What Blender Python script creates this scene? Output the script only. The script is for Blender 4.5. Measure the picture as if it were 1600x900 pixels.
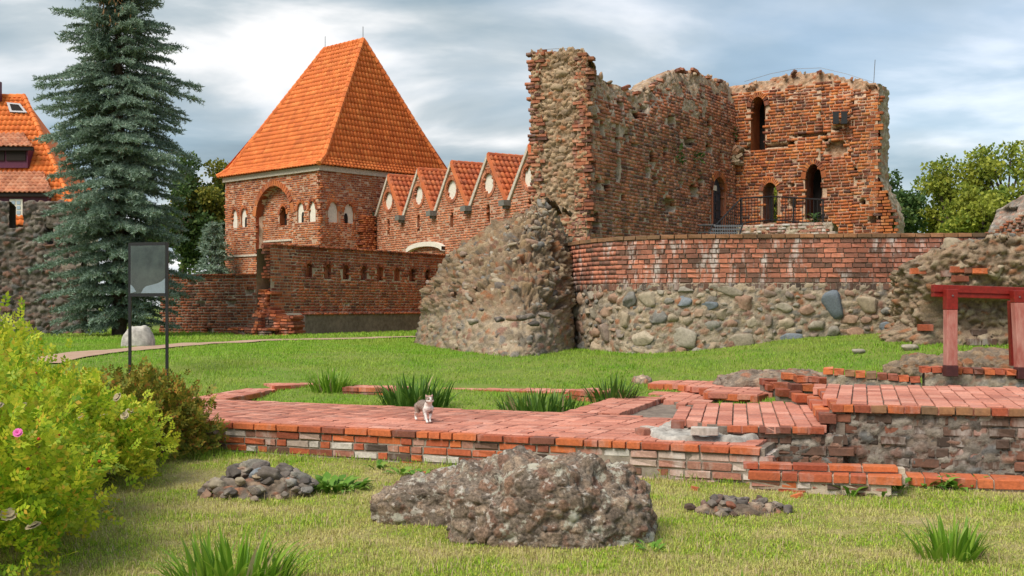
import bpy, bmesh, math, random
import numpy as np
from mathutils import Vector, Matrix

for _o in list(bpy.data.objects):
    bpy.data.objects.remove(_o)
scene = bpy.context.scene
COL = scene.collection
R = math.radians

# ------------------------------------------------------------------ camera
CAMH, F, HOR = 1.9, 1800.0, 478.0        # camera height, focal length and horizon row (1600 px wide photo)
cam_d = bpy.data.cameras.new('camera')
cam = bpy.data.objects.new('camera', cam_d)
COL.objects.link(cam)
cam.location = (0, 0, CAMH)
cam.rotation_euler = (R(90), 0, 0)
cam_d.sensor_width = 36.0
cam_d.lens = 36.0 * F / 1600.0
cam_d.shift_y = (HOR - 450.0) / 1600.0
cam_d.clip_start = 0.1
cam_d.clip_end = 6000.0
scene.camera = cam

# ------------------------------------------------------------------ light, sky, exposure
SUN_EL, SUN_AZ = 50.0, 222.0             # azimuth: clockwise from +Y (the view direction)
world = bpy.data.worlds.new('World')
scene.world = world
world.use_nodes = True
wn, wl = world.node_tree.nodes, world.node_tree.links
wn.clear()
def wnode(t, **kw):
    n = wn.new(t)
    for k, v in kw.items():
        if k.startswith('i_'):
            n.inputs[int(k[2:])].default_value = v
        else:
            setattr(n, k, v)
    return n
def wmath(op, a, b=None):
    n = wn.new('ShaderNodeMath'); n.operation = op
    for i, x in enumerate((a, b)):
        if x is None: continue
        if isinstance(x, (int, float)): n.inputs[i].default_value = x
        else: wl.new(x, n.inputs[i])
    return n.outputs[0]
sky = wnode('ShaderNodeTexSky', sky_type='NISHITA', sun_disc=False)
sky.sun_elevation = R(SUN_EL); sky.sun_rotation = R(SUN_AZ)
tc = wn.new('ShaderNodeTexCoord')
sep = wn.new('ShaderNodeSeparateXYZ'); wl.new(tc.outputs['Generated'], sep.inputs[0])
den = wmath('ADD', wmath('MAXIMUM', sep.outputs[2], 0.0), 0.16)
cx = wmath('DIVIDE', sep.outputs[0], den); cy = wmath('DIVIDE', sep.outputs[1], den)
cmb = wn.new('ShaderNodeCombineXYZ'); wl.new(cx, cmb.inputs[0]); wl.new(cy, cmb.inputs[1])
def cloud_noise(off, sc, det, rough, dist=0.0):
    mp = wn.new('ShaderNodeMapping'); mp.inputs['Location'].default_value = off
    mp.inputs['Scale'].default_value = (0.8, 1.0, 1.0)
    wl.new(cmb.outputs[0], mp.inputs[0])
    n = wn.new('ShaderNodeTexNoise'); n.inputs['Scale'].default_value = sc
    n.inputs['Detail'].default_value = det; n.inputs['Roughness'].default_value = rough
    n.inputs['Distortion'].default_value = dist
    wl.new(mp.outputs[0], n.inputs[0])
    return n.outputs[0]
n1 = cloud_noise((3.3, 1.7, 0.0), 1.5, 6.0, 0.5, 0.3)     # how thick the cloud is
n2 = cloud_noise((8.1, 4.6, 2.0), 0.9, 4.0, 0.5, 0.2)     # gaps of thin blue
def wramp(x, stops):
    r = wn.new('ShaderNodeValToRGB'); e = r.color_ramp.elements
    while len(e) < len(stops): e.new(0.5)
    for i, (p, c) in enumerate(stops):
        e[i].position = p; e[i].color = (*c, 1)
    wl.new(x, r.inputs[0]); return r.outputs[0]
cloud = wramp(n1, [(0.30, (0.95, 0.94, 0.92)), (0.40, (0.68, 0.69, 0.70)), (0.48, (0.41, 0.465, 0.50)), (0.58, (0.26, 0.335, 0.385)), (0.72, (0.18, 0.25, 0.305))])
gap = wramp(n2, [(0.42, (0, 0, 0)), (0.66, (0.42, 0.42, 0.42))])
skys = wn.new('ShaderNodeVectorMath'); skys.operation = 'SCALE'; skys.inputs[3].default_value = 0.13
wl.new(sky.outputs[0], skys.inputs[0])
mixs = wn.new('ShaderNodeMix'); mixs.data_type = 'RGBA'
wl.new(gap, mixs.inputs[0]); wl.new(cloud, mixs.inputs[6]); wl.new(skys.outputs[0], mixs.inputs[7])
bg = wn.new('ShaderNodeBackground'); bg.inputs[1].default_value = 1.0
wl.new(mixs.outputs[2], bg.inputs[0])
wo = wn.new('ShaderNodeOutputWorld'); wl.new(bg.outputs[0], wo.inputs[0])

sun_d = bpy.data.lights.new('sun', 'SUN'); sun_d.energy = 3.0; sun_d.angle = R(30); sun_d.color = (1.0, 0.93, 0.82)
sun = bpy.data.objects.new('sun', sun_d); COL.objects.link(sun)
_az, _el = R(SUN_AZ), R(SUN_EL)
_dir = Vector((math.sin(_az) * math.cos(_el), math.cos(_az) * math.cos(_el), math.sin(_el)))
sun.rotation_euler = _dir.to_track_quat('Z', 'Y').to_euler()
sun.location = (0, -20, 40)
vs = scene.view_settings
vs.view_transform = 'Standard'; vs.look = 'None'; vs.gamma = 1.0; vs.use_curve_mapping = False
vs.exposure = 0.52

# ------------------------------------------------------------------ numpy noise
def _hash(ix, iy, iz, k=0):
    h = (ix.astype(np.int64) * 374761393 + iy.astype(np.int64) * 668265263 + iz.astype(np.int64) * 2147483647 + k * 974634533) & 0xFFFFFFFF
    h = ((h ^ (h >> 13)) * 1274126177) & 0xFFFFFFFF
    h = ((h ^ (h >> 16)) * 2246822519) & 0xFFFFFFFF
    return ((h ^ (h >> 15)) & 0xFFFFFF) / float(0xFFFFFF)
def vnoise(p, k=0):
    p = np.asarray(p, float); i = np.floor(p).astype(np.int64); f = p - i; f = f * f * (3 - 2 * f)
    r = 0
    for dx in (0, 1):
        for dy in (0, 1):
            for dz in (0, 1):
                w = (f[:, 0] if dx else 1 - f[:, 0]) * (f[:, 1] if dy else 1 - f[:, 1]) * (f[:, 2] if dz else 1 - f[:, 2])
                r = r + w * _hash(i[:, 0] + dx, i[:, 1] + dy, i[:, 2] + dz, k)
    return r
def fbm(p, o=4, k=0, g=0.5):
    p = np.asarray(p, float); a, s, t = 1.0, 0.0, 0.0
    for j in range(o):
        s = s + a * (vnoise(p, k + j) - 0.5); t += a; a *= g; p = p * 2.03 + 11.7
    return s / t * 2
def n2d(a, b, sc, k=0, o=3):
    a = np.asarray(a, float).ravel(); b = np.asarray(b, float).ravel()
    return fbm(np.stack([a * sc, b * sc, np.full_like(a, 0.37)], 1), o, k)
def worley(p, k=0):
    """nearest-cell distance, second minus first, cell random"""
    p = np.asarray(p, float); i = np.floor(p).astype(np.int64); n = len(p)
    f1 = np.full(n, 9.0); f2 = np.full(n, 9.0); cid = np.zeros(n)
    for dx in (-1, 0, 1):
        for dy in (-1, 0, 1):
            for dz in (-1, 0, 1):
                a, b, c = i[:, 0] + dx, i[:, 1] + dy, i[:, 2] + dz
                q = np.stack([a + _hash(a, b, c, k + 1), b + _hash(a, b, c, k + 2), c + _hash(a, b, c, k + 3)], 1)
                d = np.sqrt(((p - q) ** 2).sum(1)); r = _hash(a, b, c, k + 4)
                nr = d < f1
                f2 = np.where(nr, f1, np.minimum(f2, d)); cid = np.where(nr, r, cid); f1 = np.where(nr, d, f1)
    return f1, f2 - f1, cid
def sst(x, a, b):
    t = np.clip((np.asarray(x, float) - a) / (b - a), 0, 1); return t * t * (3 - 2 * t)

# ------------------------------------------------------------------ pixel -> place
def PZ(u, v, z):                      # where the line of sight through a pixel meets the height z
    Y = F * (CAMH - z) / (v - HOR); return np.array([(u - 800) / F * Y, Y, z])
def PY(u, v, Y):                      # ... or the depth Y
    return np.array([(u - 800) / F * Y, Y, CAMH + (HOR - v) / F * Y])
O_ST = np.array([-4.32, 15.17]); AX_A = np.array([0.920, -0.391]); AX_B = np.array([0.391, 0.920])
def ST(s, t): return O_ST + AX_A * s + AX_B * t
def toST(x, y):
    dx, dy = np.asarray(x) - O_ST[0], np.asarray(y) - O_ST[1]
    return dx * AX_A[0] + dy * AX_A[1], dx * AX_B[0] + dy * AX_B[1]
def gz(x, y):
    x = np.atleast_1d(np.asarray(x, float)); y = np.atleast_1d(np.asarray(y, float))
    s, t = toST(x, y)
    te = t - 0.95 * sst(s, 6.4, 7.8)
    z = 0.26 * sst(te, 0.25, 1.0) * sst(y, 9, 12) + 0.09 * sst(te, 4.0, 7.0) + 0.50 * sst(y, 19, 26)
    z = z + 0.34 * sst(x, 2.6, 6.5) * sst(y, 15.2, 18) + 0.16 * sst(x, 5.2, 8.5) * sst(y, 18.5, 22.5)
    z = z + 0.035 * n2d(x, y, 0.8, 3) * (1 - sst(y, 40, 90))
    return z
def G1(x, y): return float(gz(x, y)[0])

# ------------------------------------------------------------------ objects
WM = {}
def link(o, parent=None):
    COL.objects.link(o)
    if parent is not None:
        o.parent = parent; o.matrix_parent_inverse = WM[parent.name].inverted()
    return o
def tag(o, label=None, cat=None, group=None, kind=None):
    if label: o['label'] = label
    if cat: o['category'] = cat
    if group: o['group'] = group
    if kind: o['kind'] = kind
    return o
def thing(name, loc, label, cat, group=None):
    o = bpy.data.objects.new(name, None); COL.objects.link(o)
    o.empty_display_size = 0.2; o.location = tuple(float(c) for c in loc)
    WM[o.name] = Matrix.Translation(o.location)
    return tag(o, label, cat, group)
def raw_mesh(name, V, Fc, smooth=False, col=None):
    V = np.asarray(V, np.float32); me = bpy.data.meshes.new(name)
    if isinstance(Fc, np.ndarray):
        m, k = Fc.shape
        me.vertices.add(len(V)); me.vertices.foreach_set('co', V.ravel())
        me.loops.add(m * k); me.loops.foreach_set('vertex_index', Fc.astype(np.int32).ravel())
        me.polygons.add(m); me.polygons.foreach_set('loop_start', np.arange(0, m * k, k, dtype=np.int32))
        me.update(calc_edges=True)
    else:
        me.from_pydata(V.tolist(), [], Fc)
    if smooth: me.polygons.foreach_set('use_smooth', np.ones(len(me.polygons), bool))
    if col is not None:
        a = me.attributes.new('Col', 'FLOAT_COLOR', 'POINT')
        a.data.foreach_set('color', np.concatenate([np.asarray(col, np.float32), np.ones((len(V), 1), np.float32)], 1).ravel())
    return me
def mk(name, V, Fc, mat, parent=None, smooth=False, col=None, kind=None):
    V = np.asarray(V, float)
    org = np.array([(V[:, 0].min() + V[:, 0].max()) / 2, (V[:, 1].min() + V[:, 1].max()) / 2, V[:, 2].min()])
    me = raw_mesh(name, V - org, Fc, smooth, col)
    if mat is not None:
        for m in (mat if isinstance(mat, (list, tuple)) else [mat]): me.materials.append(m)
    o = bpy.data.objects.new(name, me); o.location = org
    WM_before = Matrix.Translation(Vector(org))
    link(o, parent); WM[o.name] = WM_before
    if kind: o['kind'] = kind
    return o
class MB:                               # small collector of shapes that become ONE mesh
    def __init__(s): s.v, s.f = [], []
    def add(s, V, Fc):
        b = len(s.v); s.v += [tuple(p) for p in V]; s.f += [tuple(i + b for i in q) for q in Fc]; return s
    def box(s, c, h, rz=0.0, ax=None):
        c = np.array(c, float)
        if ax is None: ax = np.array([[math.cos(rz), math.sin(rz), 0], [-math.sin(rz), math.cos(rz), 0], [0, 0, 1]])
        V = [c + ax[0] * h[0] * a + ax[1] * h[1] * b + ax[2] * h[2] * d for d in (-1, 1) for b in (-1, 1) for a in (-1, 1)]
        return s.add(V, [(0, 2, 3, 1), (4, 5, 7, 6), (0, 1, 5, 4), (2, 6, 7, 3), (0, 4, 6, 2), (1, 3, 7, 5)])
    def bar(s, p, q, r, n=6, r2=None):
        p, q = Vector(p), Vector(q); d = (q - p).normalized(); u = d.orthogonal().normalized(); w = d.cross(u); r2 = r if r2 is None else r2
        V = [p + (u * math.cos(2 * math.pi * i / n) + w * math.sin(2 * math.pi * i / n)) * r for i in range(n)]
        V += [q + (u * math.cos(2 * math.pi * i / n) + w * math.sin(2 * math.pi * i / n)) * r2 for i in range(n)]
        return s.add(V, [(i, (i + 1) % n, n + (i + 1) % n, n + i) for i in range(n)] + [tuple(range(n - 1, -1, -1)), tuple(range(n, 2 * n))])
    def tube(s, pts, r, n=5):
        for i in range(len(pts) - 1):
            a = r if not hasattr(r, '__len__') else r[i]; b = r if not hasattr(r, '__len__') else r[i + 1]
            s.bar(pts[i], pts[i + 1], a, n, b)
        return s
    def prism(s, poly, z0, z1):
        n = len(poly); V = [(p[0], p[1], z0) for p in poly] + [(p[0], p[1], z1) for p in poly]
        return s.add(V, [(i, (i + 1) % n, n + (i + 1) % n, n + i) for i in range(n)] + [tuple(range(n - 1, -1, -1)), tuple(range(n, 2 * n))])
    def build(s, name, mat, parent=None, smooth=False, kind=None):
        return mk(name, np.array(s.v, float), list(s.f), mat, parent, smooth, None, kind)

# ------------------------------------------------------------------ materials
class NT:
    def __init__(s, name):
        s.m = bpy.data.materials.new(name); s.m.use_nodes = True
        s.n, s.l = s.m.node_tree.nodes, s.m.node_tree.links
        s.b = s.n['Principled BSDF']; s.b.inputs['Roughness'].default_value = 0.85
        s.b.inputs['Specular IOR Level'].default_value = 0.3
        s.pos = s.n.new('ShaderNodeNewGeometry')
    def val(s, x, sock):
        if isinstance(x, (int, float)): sock.default_value = x
        elif isinstance(x, tuple): sock.default_value = (*x, 1) if len(x) == 3 else x
        else: s.l.new(x, sock)
    def math(s, op, a, b=0.0, clamp=False):
        n = s.n.new('ShaderNodeMath'); n.operation = op; n.use_clamp = clamp
        s.val(a, n.inputs[0]); s.val(b, n.inputs[1]); return n.outputs[0]
    def noise(s, sc, det=4, rough=0.55, vec=None, scale3=None, dist=0.0):
        n = s.n.new('ShaderNodeTexNoise'); n.inputs['Scale'].default_value = sc; n.inputs['Detail'].default_value = det
        n.inputs['Roughness'].default_value = rough; n.inputs['Distortion'].default_value = dist
        v = vec or s.pos.outputs['Position']
        if scale3:
            mp = s.n.new('ShaderNodeMapping'); mp.inputs['Scale'].default_value = scale3; s.l.new(v, mp.inputs[0]); v = mp.outputs[0]
        s.l.new(v, n.inputs['Vector']); return n.outputs[0]
    def voro(s, sc, feature='F1', out='Distance'):
        n = s.n.new('ShaderNodeTexVoronoi'); n.feature = feature; n.inputs['Scale'].default_value = sc
        s.l.new(s.pos.outputs['Position'], n.inputs['Vector']); return n.outputs[out]
    def rand(s):
        oi = s.n.new('ShaderNodeObjectInfo')
        return s.math('FRACT', s.math('ADD', s.pos.outputs['Random Per Island'], oi.outputs['Random']))
    def ramp(s, x, stops, const=False):
        r = s.n.new('ShaderNodeValToRGB'); e = r.color_ramp.elements
        if const: r.color_ramp.interpolation = 'CONSTANT'
        while len(e) < len(stops): e.new(0.5)
        for i, (p, c) in enumerate(stops):
            e[i].position = p; e[i].color = (*c, 1) if not isinstance(c, (int, float)) else (c, c, c, 1)
        s.l.new(x, r.inputs[0]); return r.outputs[0]
    def mix(s, f, a, b, mode='MIX'):
        n = s.n.new('ShaderNodeMix'); n.data_type = 'RGBA'; n.blend_type = mode
        s.val(f, n.inputs[0]); s.val(a, n.inputs[6]); s.val(b, n.inputs[7]); return n.outputs[2]
    def attr(s, name='Col'):
        n = s.n.new('ShaderNodeAttribute'); n.attribute_name = name; return n.outputs['Color']
    def color(s, c): s.val(c, s.b.inputs['Base Color']); return s
    def bump(s, h, strength=0.4, dist=0.02):
        n = s.n.new('ShaderNodeBump'); n.inputs['Strength'].default_value = strength; n.inputs['Distance'].default_value = dist
        s.l.new(h, n.inputs['Height']); s.l.new(n.outputs[0], s.b.inputs['Normal']); return s
    def rough(s, r): s.val(r, s.b.inputs['Roughness']); return s

def brick_mat(name, stops, big=0.35, white=0.0, dark=0.0, fine=40.0, bump=0.35):
    t = NT(name); c = t.ramp(t.rand(), stops)
    c = t.mix(1.0, c, t.ramp(t.noise(0.9, 5, 0.6), [(0.3, 1 - big), (0.65, 1.08)]), 'MULTIPLY')
    c = t.mix(1.0, c, t.ramp(t.noise(fine * 0.5, 4, 0.65), [(0.3, 0.72), (0.7, 1.15)]), 'MULTIPLY')
    if dark: c = t.mix(t.ramp(t.noise(1.7, 6, 0.7, scale3=(1, 1, 0.45)), [(0.5, 0.0), (0.72, dark)]), c, (0.07, 0.052, 0.042))
    if white: c = t.mix(t.ramp(t.noise(3.2, 5, 0.7, scale3=(1, 1, 0.35)), [(0.52, 0.0), (0.66, white)]), c, (0.58, 0.53, 0.49))
    t.color(c); t.bump(t.noise(fine, 5, 0.65), bump, 0.012); return t.m
RED = [(0.0, (0.115, 0.045, 0.034)), (0.16, (0.22, 0.064, 0.038)), (0.45, (0.36, 0.098, 0.042)), (0.75, (0.46, 0.135, 0.048)), (1.0, (0.56, 0.185, 0.058))]
M_keep = brick_mat('keep_brick', [(0.0, (0.12, 0.05, 0.035)), (0.13, (0.25, 0.075, 0.038)), (0.4, (0.46, 0.125, 0.042)), (0.75, (0.56, 0.17, 0.050)), (1.0, (0.64, 0.24, 0.075))], 0.5, 0.14, 0.5)
M_keepA = brick_mat('keep_weathered_brick', [(0.0, (0.11, 0.055, 0.042)), (0.2, (0.24, 0.085, 0.052)), (0.5, (0.40, 0.135, 0.07)), (0.8, (0.47, 0.17, 0.085)), (1.0, (0.52, 0.25, 0.14))], 0.4, 0.22, 0.5)
M_tower = brick_mat('tower_brick', [(0.0, (0.22, 0.06, 0.032)), (0.2, (0.38, 0.10, 0.04)), (0.6, (0.50, 0.14, 0.045)), (1.0, (0.57, 0.19, 0.062))], 0.4, 0.10, 0.25, 25)
M_gable = brick_mat('gable_brick', [(0.0, (0.27, 0.09, 0.05)), (0.2, (0.42, 0.13, 0.06)), (0.6, (0.52, 0.17, 0.075)), (1.0, (0.60, 0.23, 0.11))], 0.3, 0.12, 0.25, 25)
M_cren = brick_mat('old_wall_brick', [(0.0, (0.15, 0.05, 0.032)), (0.25, (0.30, 0.082, 0.04)), (0.6, (0.42, 0.115, 0.048)), (1.0, (0.52, 0.16, 0.06))], 0.4, 0.15, 0.25, 25)
M_paver = brick_mat('paver_brick', [(0.0, (0.40, 0.145, 0.10)), (0.3, (0.50, 0.19, 0.13)), (0.7, (0.56, 0.225, 0.155)), (1.0, (0.63, 0.29, 0.21))], 0.22, 0.12, 0.0, 60, 0.2)
M_edge = brick_mat('edge_brick', [(0.0, (0.20, 0.075, 0.05)), (0.2, (0.38, 0.09, 0.043)), (0.55, (0.50, 0.125, 0.05)), (1.0, (0.57, 0.155, 0.05))], 0.35, 0.22, 0.38, 60)
M_limed = brick_mat('limed_brick', [(0.0, (0.30, 0.10, 0.06)), (0.35, (0.46, 0.25, 0.19)), (0.7, (0.52, 0.44, 0.38)), (1.0, (0.58, 0.54, 0.49))], 0.35, 0.6, 0.35, 60)
M_darkbrick = brick_mat('sooty_brick', [(0.0, (0.07, 0.05, 0.04)), (0.4, (0.14, 0.085, 0.062)), (0.75, (0.20, 0.10, 0.068)), (1.0, (0.30, 0.11, 0.065))], 0.4, 0.45, 0.6, 60)
M_curv = brick_mat('retaining_brick', [(0.0, (0.15, 0.085, 0.06)), (0.25, (0.28, 0.12, 0.08)), (0.6, (0.44, 0.165, 0.105)), (1.0, (0.55, 0.21, 0.125))], 0.35, 0.8, 0.4, 30)
M_coping = brick_mat('mossy_coping', [(0.0, (0.18, 0.11, 0.06)), (0.5, (0.27, 0.14, 0.07)), (1.0, (0.36, 0.17, 0.08))], 0.4, 0.05, 0.35, 40)

def mortar_mat(name, c0, c1, sc=6.0):
    t = NT(name); t.color(t.mix(1.0, t.ramp(t.noise(sc, 6, 0.7), [(0.3, c0), (0.7, c1)]), t.ramp(t.noise(0.8, 4), [(0.3, 0.7), (0.7, 1.1)]), 'MULTIPLY'))
    t.bump(t.noise(sc * 8, 5, 0.7), 0.6, 0.02); return t.m
M_mortar = mortar_mat('lime_mortar', (0.40, 0.31, 0.23), (0.58, 0.48, 0.37))
M_mortar_far = mortar_mat('pale_lime_mortar', (0.42, 0.26, 0.17), (0.56, 0.38, 0.27))
M_mortar_md = mortar_mat('grey_joint_mortar', (0.20, 0.165, 0.13), (0.40, 0.335, 0.27))
M_mortar_dk = mortar_mat('dark_mortar', (0.13, 0.10, 0.08), (0.30, 0.24, 0.19))
M_cement = mortar_mat('grey_cement', (0.24, 0.22, 0.195), (0.60, 0.56, 0.50), 9.0)

def rubble_mat(name):
    t = NT(name); c = t.mix(1.0, t.attr(), t.ramp(t.noise(28, 5, 0.7), [(0.3, 0.62), (0.7, 1.22)]), 'MULTIPLY')
    c = t.mix(t.ramp(t.noise(5.5, 6, 0.7), [(0.60, 0.0), (0.70, 0.28)]), c, (0.52, 0.45, 0.35))
    t.color(c).rough(0.93); t.bump(t.noise(22, 6, 0.72), 0.7, 0.04); return t.m
M_rubble = rubble_mat('rubble')
def lichen_mat():
    t = NT('lichened_rubble'); c = t.mix(1.0, t.attr(), t.ramp(t.noise(45, 5, 0.75), [(0.34, 0.36), (0.66, 1.4)]), 'MULTIPLY')
    c = t.mix(t.ramp(t.noise(4.5, 8, 0.74), [(0.555, 0.0), (0.60, 0.75)]), c, (0.50, 0.49, 0.40))
    c = t.mix(t.ramp(t.noise(13, 5, 0.6), [(0.60, 0.0), (0.63, 0.7)]), c, (0.54, 0.49, 0.43))
    t.color(c).rough(0.95); t.bump(t.noise(35, 7, 0.75), 0.8, 0.03); return t.m
M_lichen = lichen_mat()
def stone_mat(name, stops, sc=14):
    t = NT(name); c = t.mix(1.0, t.ramp(t.rand(), stops), t.ramp(t.noise(sc, 6, 0.7), [(0.28, 0.6), (0.72, 1.25)]), 'MULTIPLY')
    c = t.mix(t.ramp(t.noise(7, 6, 0.7), [(0.58, 0.0), (0.72, 0.35)]), c, (0.50, 0.45, 0.37))
    t.color(c); t.bump(t.noise(sc * 1.6, 6, 0.7), 0.5, 0.03); return t.m
M_stone = stone_mat('fieldstone', [(0.0, (0.15, 0.145, 0.135)), (0.12, (0.25, 0.23, 0.195)), (0.3, (0.32, 0.26, 0.185)), (0.5, (0.37, 0.295, 0.205)), (0.66, (0.33, 0.20, 0.135)), (0.8, (0.28, 0.18, 0.13)), (0.9, (0.21, 0.20, 0.18)), (1.0, (0.42, 0.35, 0.26))])
M_stone_tan = stone_mat('tan_stone', [(0.0, (0.34, 0.28, 0.20)), (0.5, (0.42, 0.35, 0.26)), (1.0, (0.30, 0.27, 0.22))])
M_stone_blue = stone_mat('blue_grey_stone', [(0.0, (0.15, 0.175, 0.20)), (1.0, (0.21, 0.23, 0.25))], 30)
M_stone_dk = stone_mat('dark_wall_stone', [(0.0, (0.085, 0.072, 0.064)), (0.4, (0.14, 0.115, 0.098)), (0.7, (0.20, 0.165, 0.135)), (1.0, (0.25, 0.195, 0.155))])
M_stone_core = stone_mat('core_stone', [(0.0, (0.22, 0.155, 0.105)), (0.4, (0.34, 0.245, 0.16)), (0.7, (0.41, 0.30, 0.195)), (0.85, (0.40, 0.17, 0.085)), (1.0, (0.46, 0.36, 0.26))])

def tile_mat(name, stops, dull=0.0):
    t = NT(name); c = t.mix(1.0, t.ramp(t.rand(), stops), t.ramp(t.noise(1.3, 5, 0.6), [(0.3, 0.8), (0.7, 1.1)]), 'MULTIPLY')
    if dull: c = t.mix(t.ramp(t.noise(2.2, 6, 0.7), [(0.45, 0.0), (0.7, dull)]), c, (0.22, 0.12, 0.085))
    t.color(c).rough(0.7); t.bump(t.noise(30, 3), 0.2, 0.01); return t.m
M_tile = tile_mat('orange_pantile', [(0.0, (0.58, 0.14, 0.034)), (0.3, (0.66, 0.165, 0.038)), (0.7, (0.71, 0.185, 0.043)), (1.0, (0.75, 0.23, 0.06))])
M_tile_g = tile_mat('red_pantile', [(0.0, (0.44, 0.10, 0.035)), (0.5, (0.56, 0.135, 0.045)), (1.0, (0.62, 0.18, 0.06))], 0.45)
M_tile_h = tile_mat('bright_pantile', [(0.0, (0.62, 0.14, 0.028)), (0.5, (0.72, 0.18, 0.034)), (1.0, (0.78, 0.22, 0.05))])
M_tile_o = tile_mat('old_dormer_tile', [(0.0, (0.40, 0.14, 0.07)), (0.5, (0.52, 0.20, 0.10)), (1.0, (0.60, 0.28, 0.16))], 0.5)

def plain(name, c, rough=0.6, var=0.15, sc=12, metal=0.0):
    t = NT(name); t.color(t.mix(1.0, c, t.ramp(t.noise(sc, 5, 0.6), [(0.3, 1 - var), (0.7, 1 + var)]), 'MULTIPLY')).rough(rough)
    t.b.inputs['Metallic'].default_value = metal; t.bump(t.noise(sc * 4, 3), 0.1, 0.005); return t.m
M_white = plain('white_plaster', (0.66, 0.61, 0.52), 0.9)
M_pale = plain('pale_render', (0.50, 0.44, 0.36), 0.9, 0.3)
M_iron = plain('black_iron', (0.018, 0.018, 0.02), 0.45, 0.2, 30)
M_steel = plain('dull_steel', (0.20, 0.20, 0.21), 0.5, 0.2, 30, 0.6)
M_door = plain('slate_blue_door', (0.035, 0.042, 0.055), 0.5)
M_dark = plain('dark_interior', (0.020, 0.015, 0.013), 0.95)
M_red = plain('red_paint', (0.20, 0.016, 0.011), 0.45, 0.25, 25)
M_boot = plain('dark_post_boot', (0.065, 0.02, 0.02), 0.5, 0.25, 25)
M_purple = plain('plum_paint', (0.10, 0.022, 0.05), 0.5)
M_green = plain('green_shutter', (0.05, 0.075, 0.035), 0.8)
M_signgrey = plain('grey_green_panel', (0.115, 0.145, 0.12), 0.35, 0.4, 4)  # mottled grey-green of the information board's panel
M_paleblue = plain('pale_blue', (0.52, 0.62, 0.70), 0.6, 0.08)
M_gutter = plain('gutter_stone', (0.16, 0.155, 0.135), 0.8, 0.3)
def weathered_red():
    t = NT('faded_red_wood'); c = t.mix(t.ramp(t.noise(9, 6, 0.7, scale3=(1, 1, 0.25)), [(0.35, 0.0), (0.7, 0.9)]), (0.32, 0.085, 0.065), (0.52, 0.29, 0.24))
    t.color(c).rough(0.8); t.bump(t.noise(40, 4, scale3=(1, 1, 0.1)), 0.3, 0.01); return t.m
M_fade = weathered_red()
def glass_mat():
    t = NT('window_glass'); t.color((0.30, 0.38, 0.45)).rough(0.08); t.b.inputs['Specular IOR Level'].default_value = 0.8; return t.m
M_glass = glass_mat()
def ground_mat():
    t = NT('ground_soil'); g = t.ramp(t.noise(1.05, 6, 0.62), [(0.36, (0.20, 0.22, 0.04)), (0.5, (0.28, 0.26, 0.075)), (0.66, (0.40, 0.32, 0.16))])
    g2 = t.ramp(t.noise(1.2, 5, 0.6), [(0.35, (0.13, 0.21, 0.025)), (0.68, (0.22, 0.25, 0.05))])
    sp = t.n.new('ShaderNodeSeparateXYZ'); t.l.new(t.pos.outputs['Position'], sp.inputs[0])
    k = t.ramp(t.math('MULTIPLY', sp.outputs[1], 0.01), [(0.15, 0.0), (0.19, 1.0)])
    c = t.mix(k, g, g2); c = t.mix(1.0, c, t.ramp(t.noise(30, 5, 0.7), [(0.3, 0.6), (0.7, 1.2)]), 'MULTIPLY')
    t.color(c).rough(0.95); t.bump(t.noise(25, 6, 0.7), 0.8, 0.03); return t.m
M_ground = ground_mat()
def blade_mat(name, stops, patch=None, trans=0.35, rough=0.6, psc=0.55):
    t = NT(name); c = t.ramp(t.rand(), stops)
    if patch: c = t.mix(t.ramp(t.noise(psc, 6, 0.62), [(0.43, 0.0), (0.60, patch[1])]), c, patch[0])
    t.color(c).rough(rough); t.b.inputs['Specular IOR Level'].default_value = 0.25
    tr = t.n.new('ShaderNodeBsdfTranslucent'); t.l.new(c, tr.inputs[0])
    mx = t.n.new('ShaderNodeMixShader'); mx.inputs[0].default_value = trans
    t.l.new(t.b.outputs[0], mx.inputs[1]); t.l.new(tr.outputs[0], mx.inputs[2])
    t.l.new(mx.outputs[0], t.n['Material Output'].inputs[0]); return t.m
M_grassN = blade_mat('dry_lawn_grass', [(0.0, (0.19, 0.36, 0.022)), (0.4, (0.33, 0.50, 0.038)), (0.8, (0.50, 0.58, 0.065)), (1.0, (0.62, 0.56, 0.17))], ((0.62, 0.53, 0.22), 0.75), psc=1.05)
M_grassF = blade_mat('green_lawn_grass', [(0.0, (0.13, 0.30, 0.016)), (0.5, (0.21, 0.42, 0.022)), (1.0, (0.32, 0.48, 0.05))], ((0.42, 0.44, 0.09), 0.45))
M_iris = blade_mat('iris_leaf', [(0.0, (0.05, 0.12, 0.018)), (0.5, (0.085, 0.18, 0.026)), (1.0, (0.15, 0.25, 0.04))], None, 0.3, 0.45)
M_irisY = blade_mat('young_iris_leaf', [(0.0, (0.10, 0.22, 0.016)), (0.5, (0.17, 0.32, 0.024)), (1.0, (0.27, 0.40, 0.05))], None, 0.35, 0.45)
M_straw = blade_mat('dry_straw', [(0.0, (0.30, 0.22, 0.11)), (1.0, (0.50, 0.40, 0.22))], None, 0.2)
M_rose = blade_mat('rose_leaf', [(0.0, (0.12, 0.26, 0.016)), (0.3, (0.26, 0.42, 0.02)), (0.65, (0.44, 0.56, 0.035)), (0.9, (0.62, 0.60, 0.05)), (1.0, (0.60, 0.36, 0.05))], ((0.58, 0.56, 0.045), 0.55), 0.42, 0.5, 1.3)
M_roseT = blade_mat('turning_rose_leaf', [(0.0, (0.11, 0.15, 0.02)), (0.5, (0.24, 0.24, 0.03)), (0.85, (0.36, 0.26, 0.04)), (1.0, (0.40, 0.15, 0.04))], None, 0.35)
M_weed = blade_mat('weed_leaf', [(0.0, (0.08, 0.19, 0.02)), (0.6, (0.15, 0.30, 0.035)), (1.0, (0.24, 0.36, 0.06))], None, 0.3)
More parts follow.
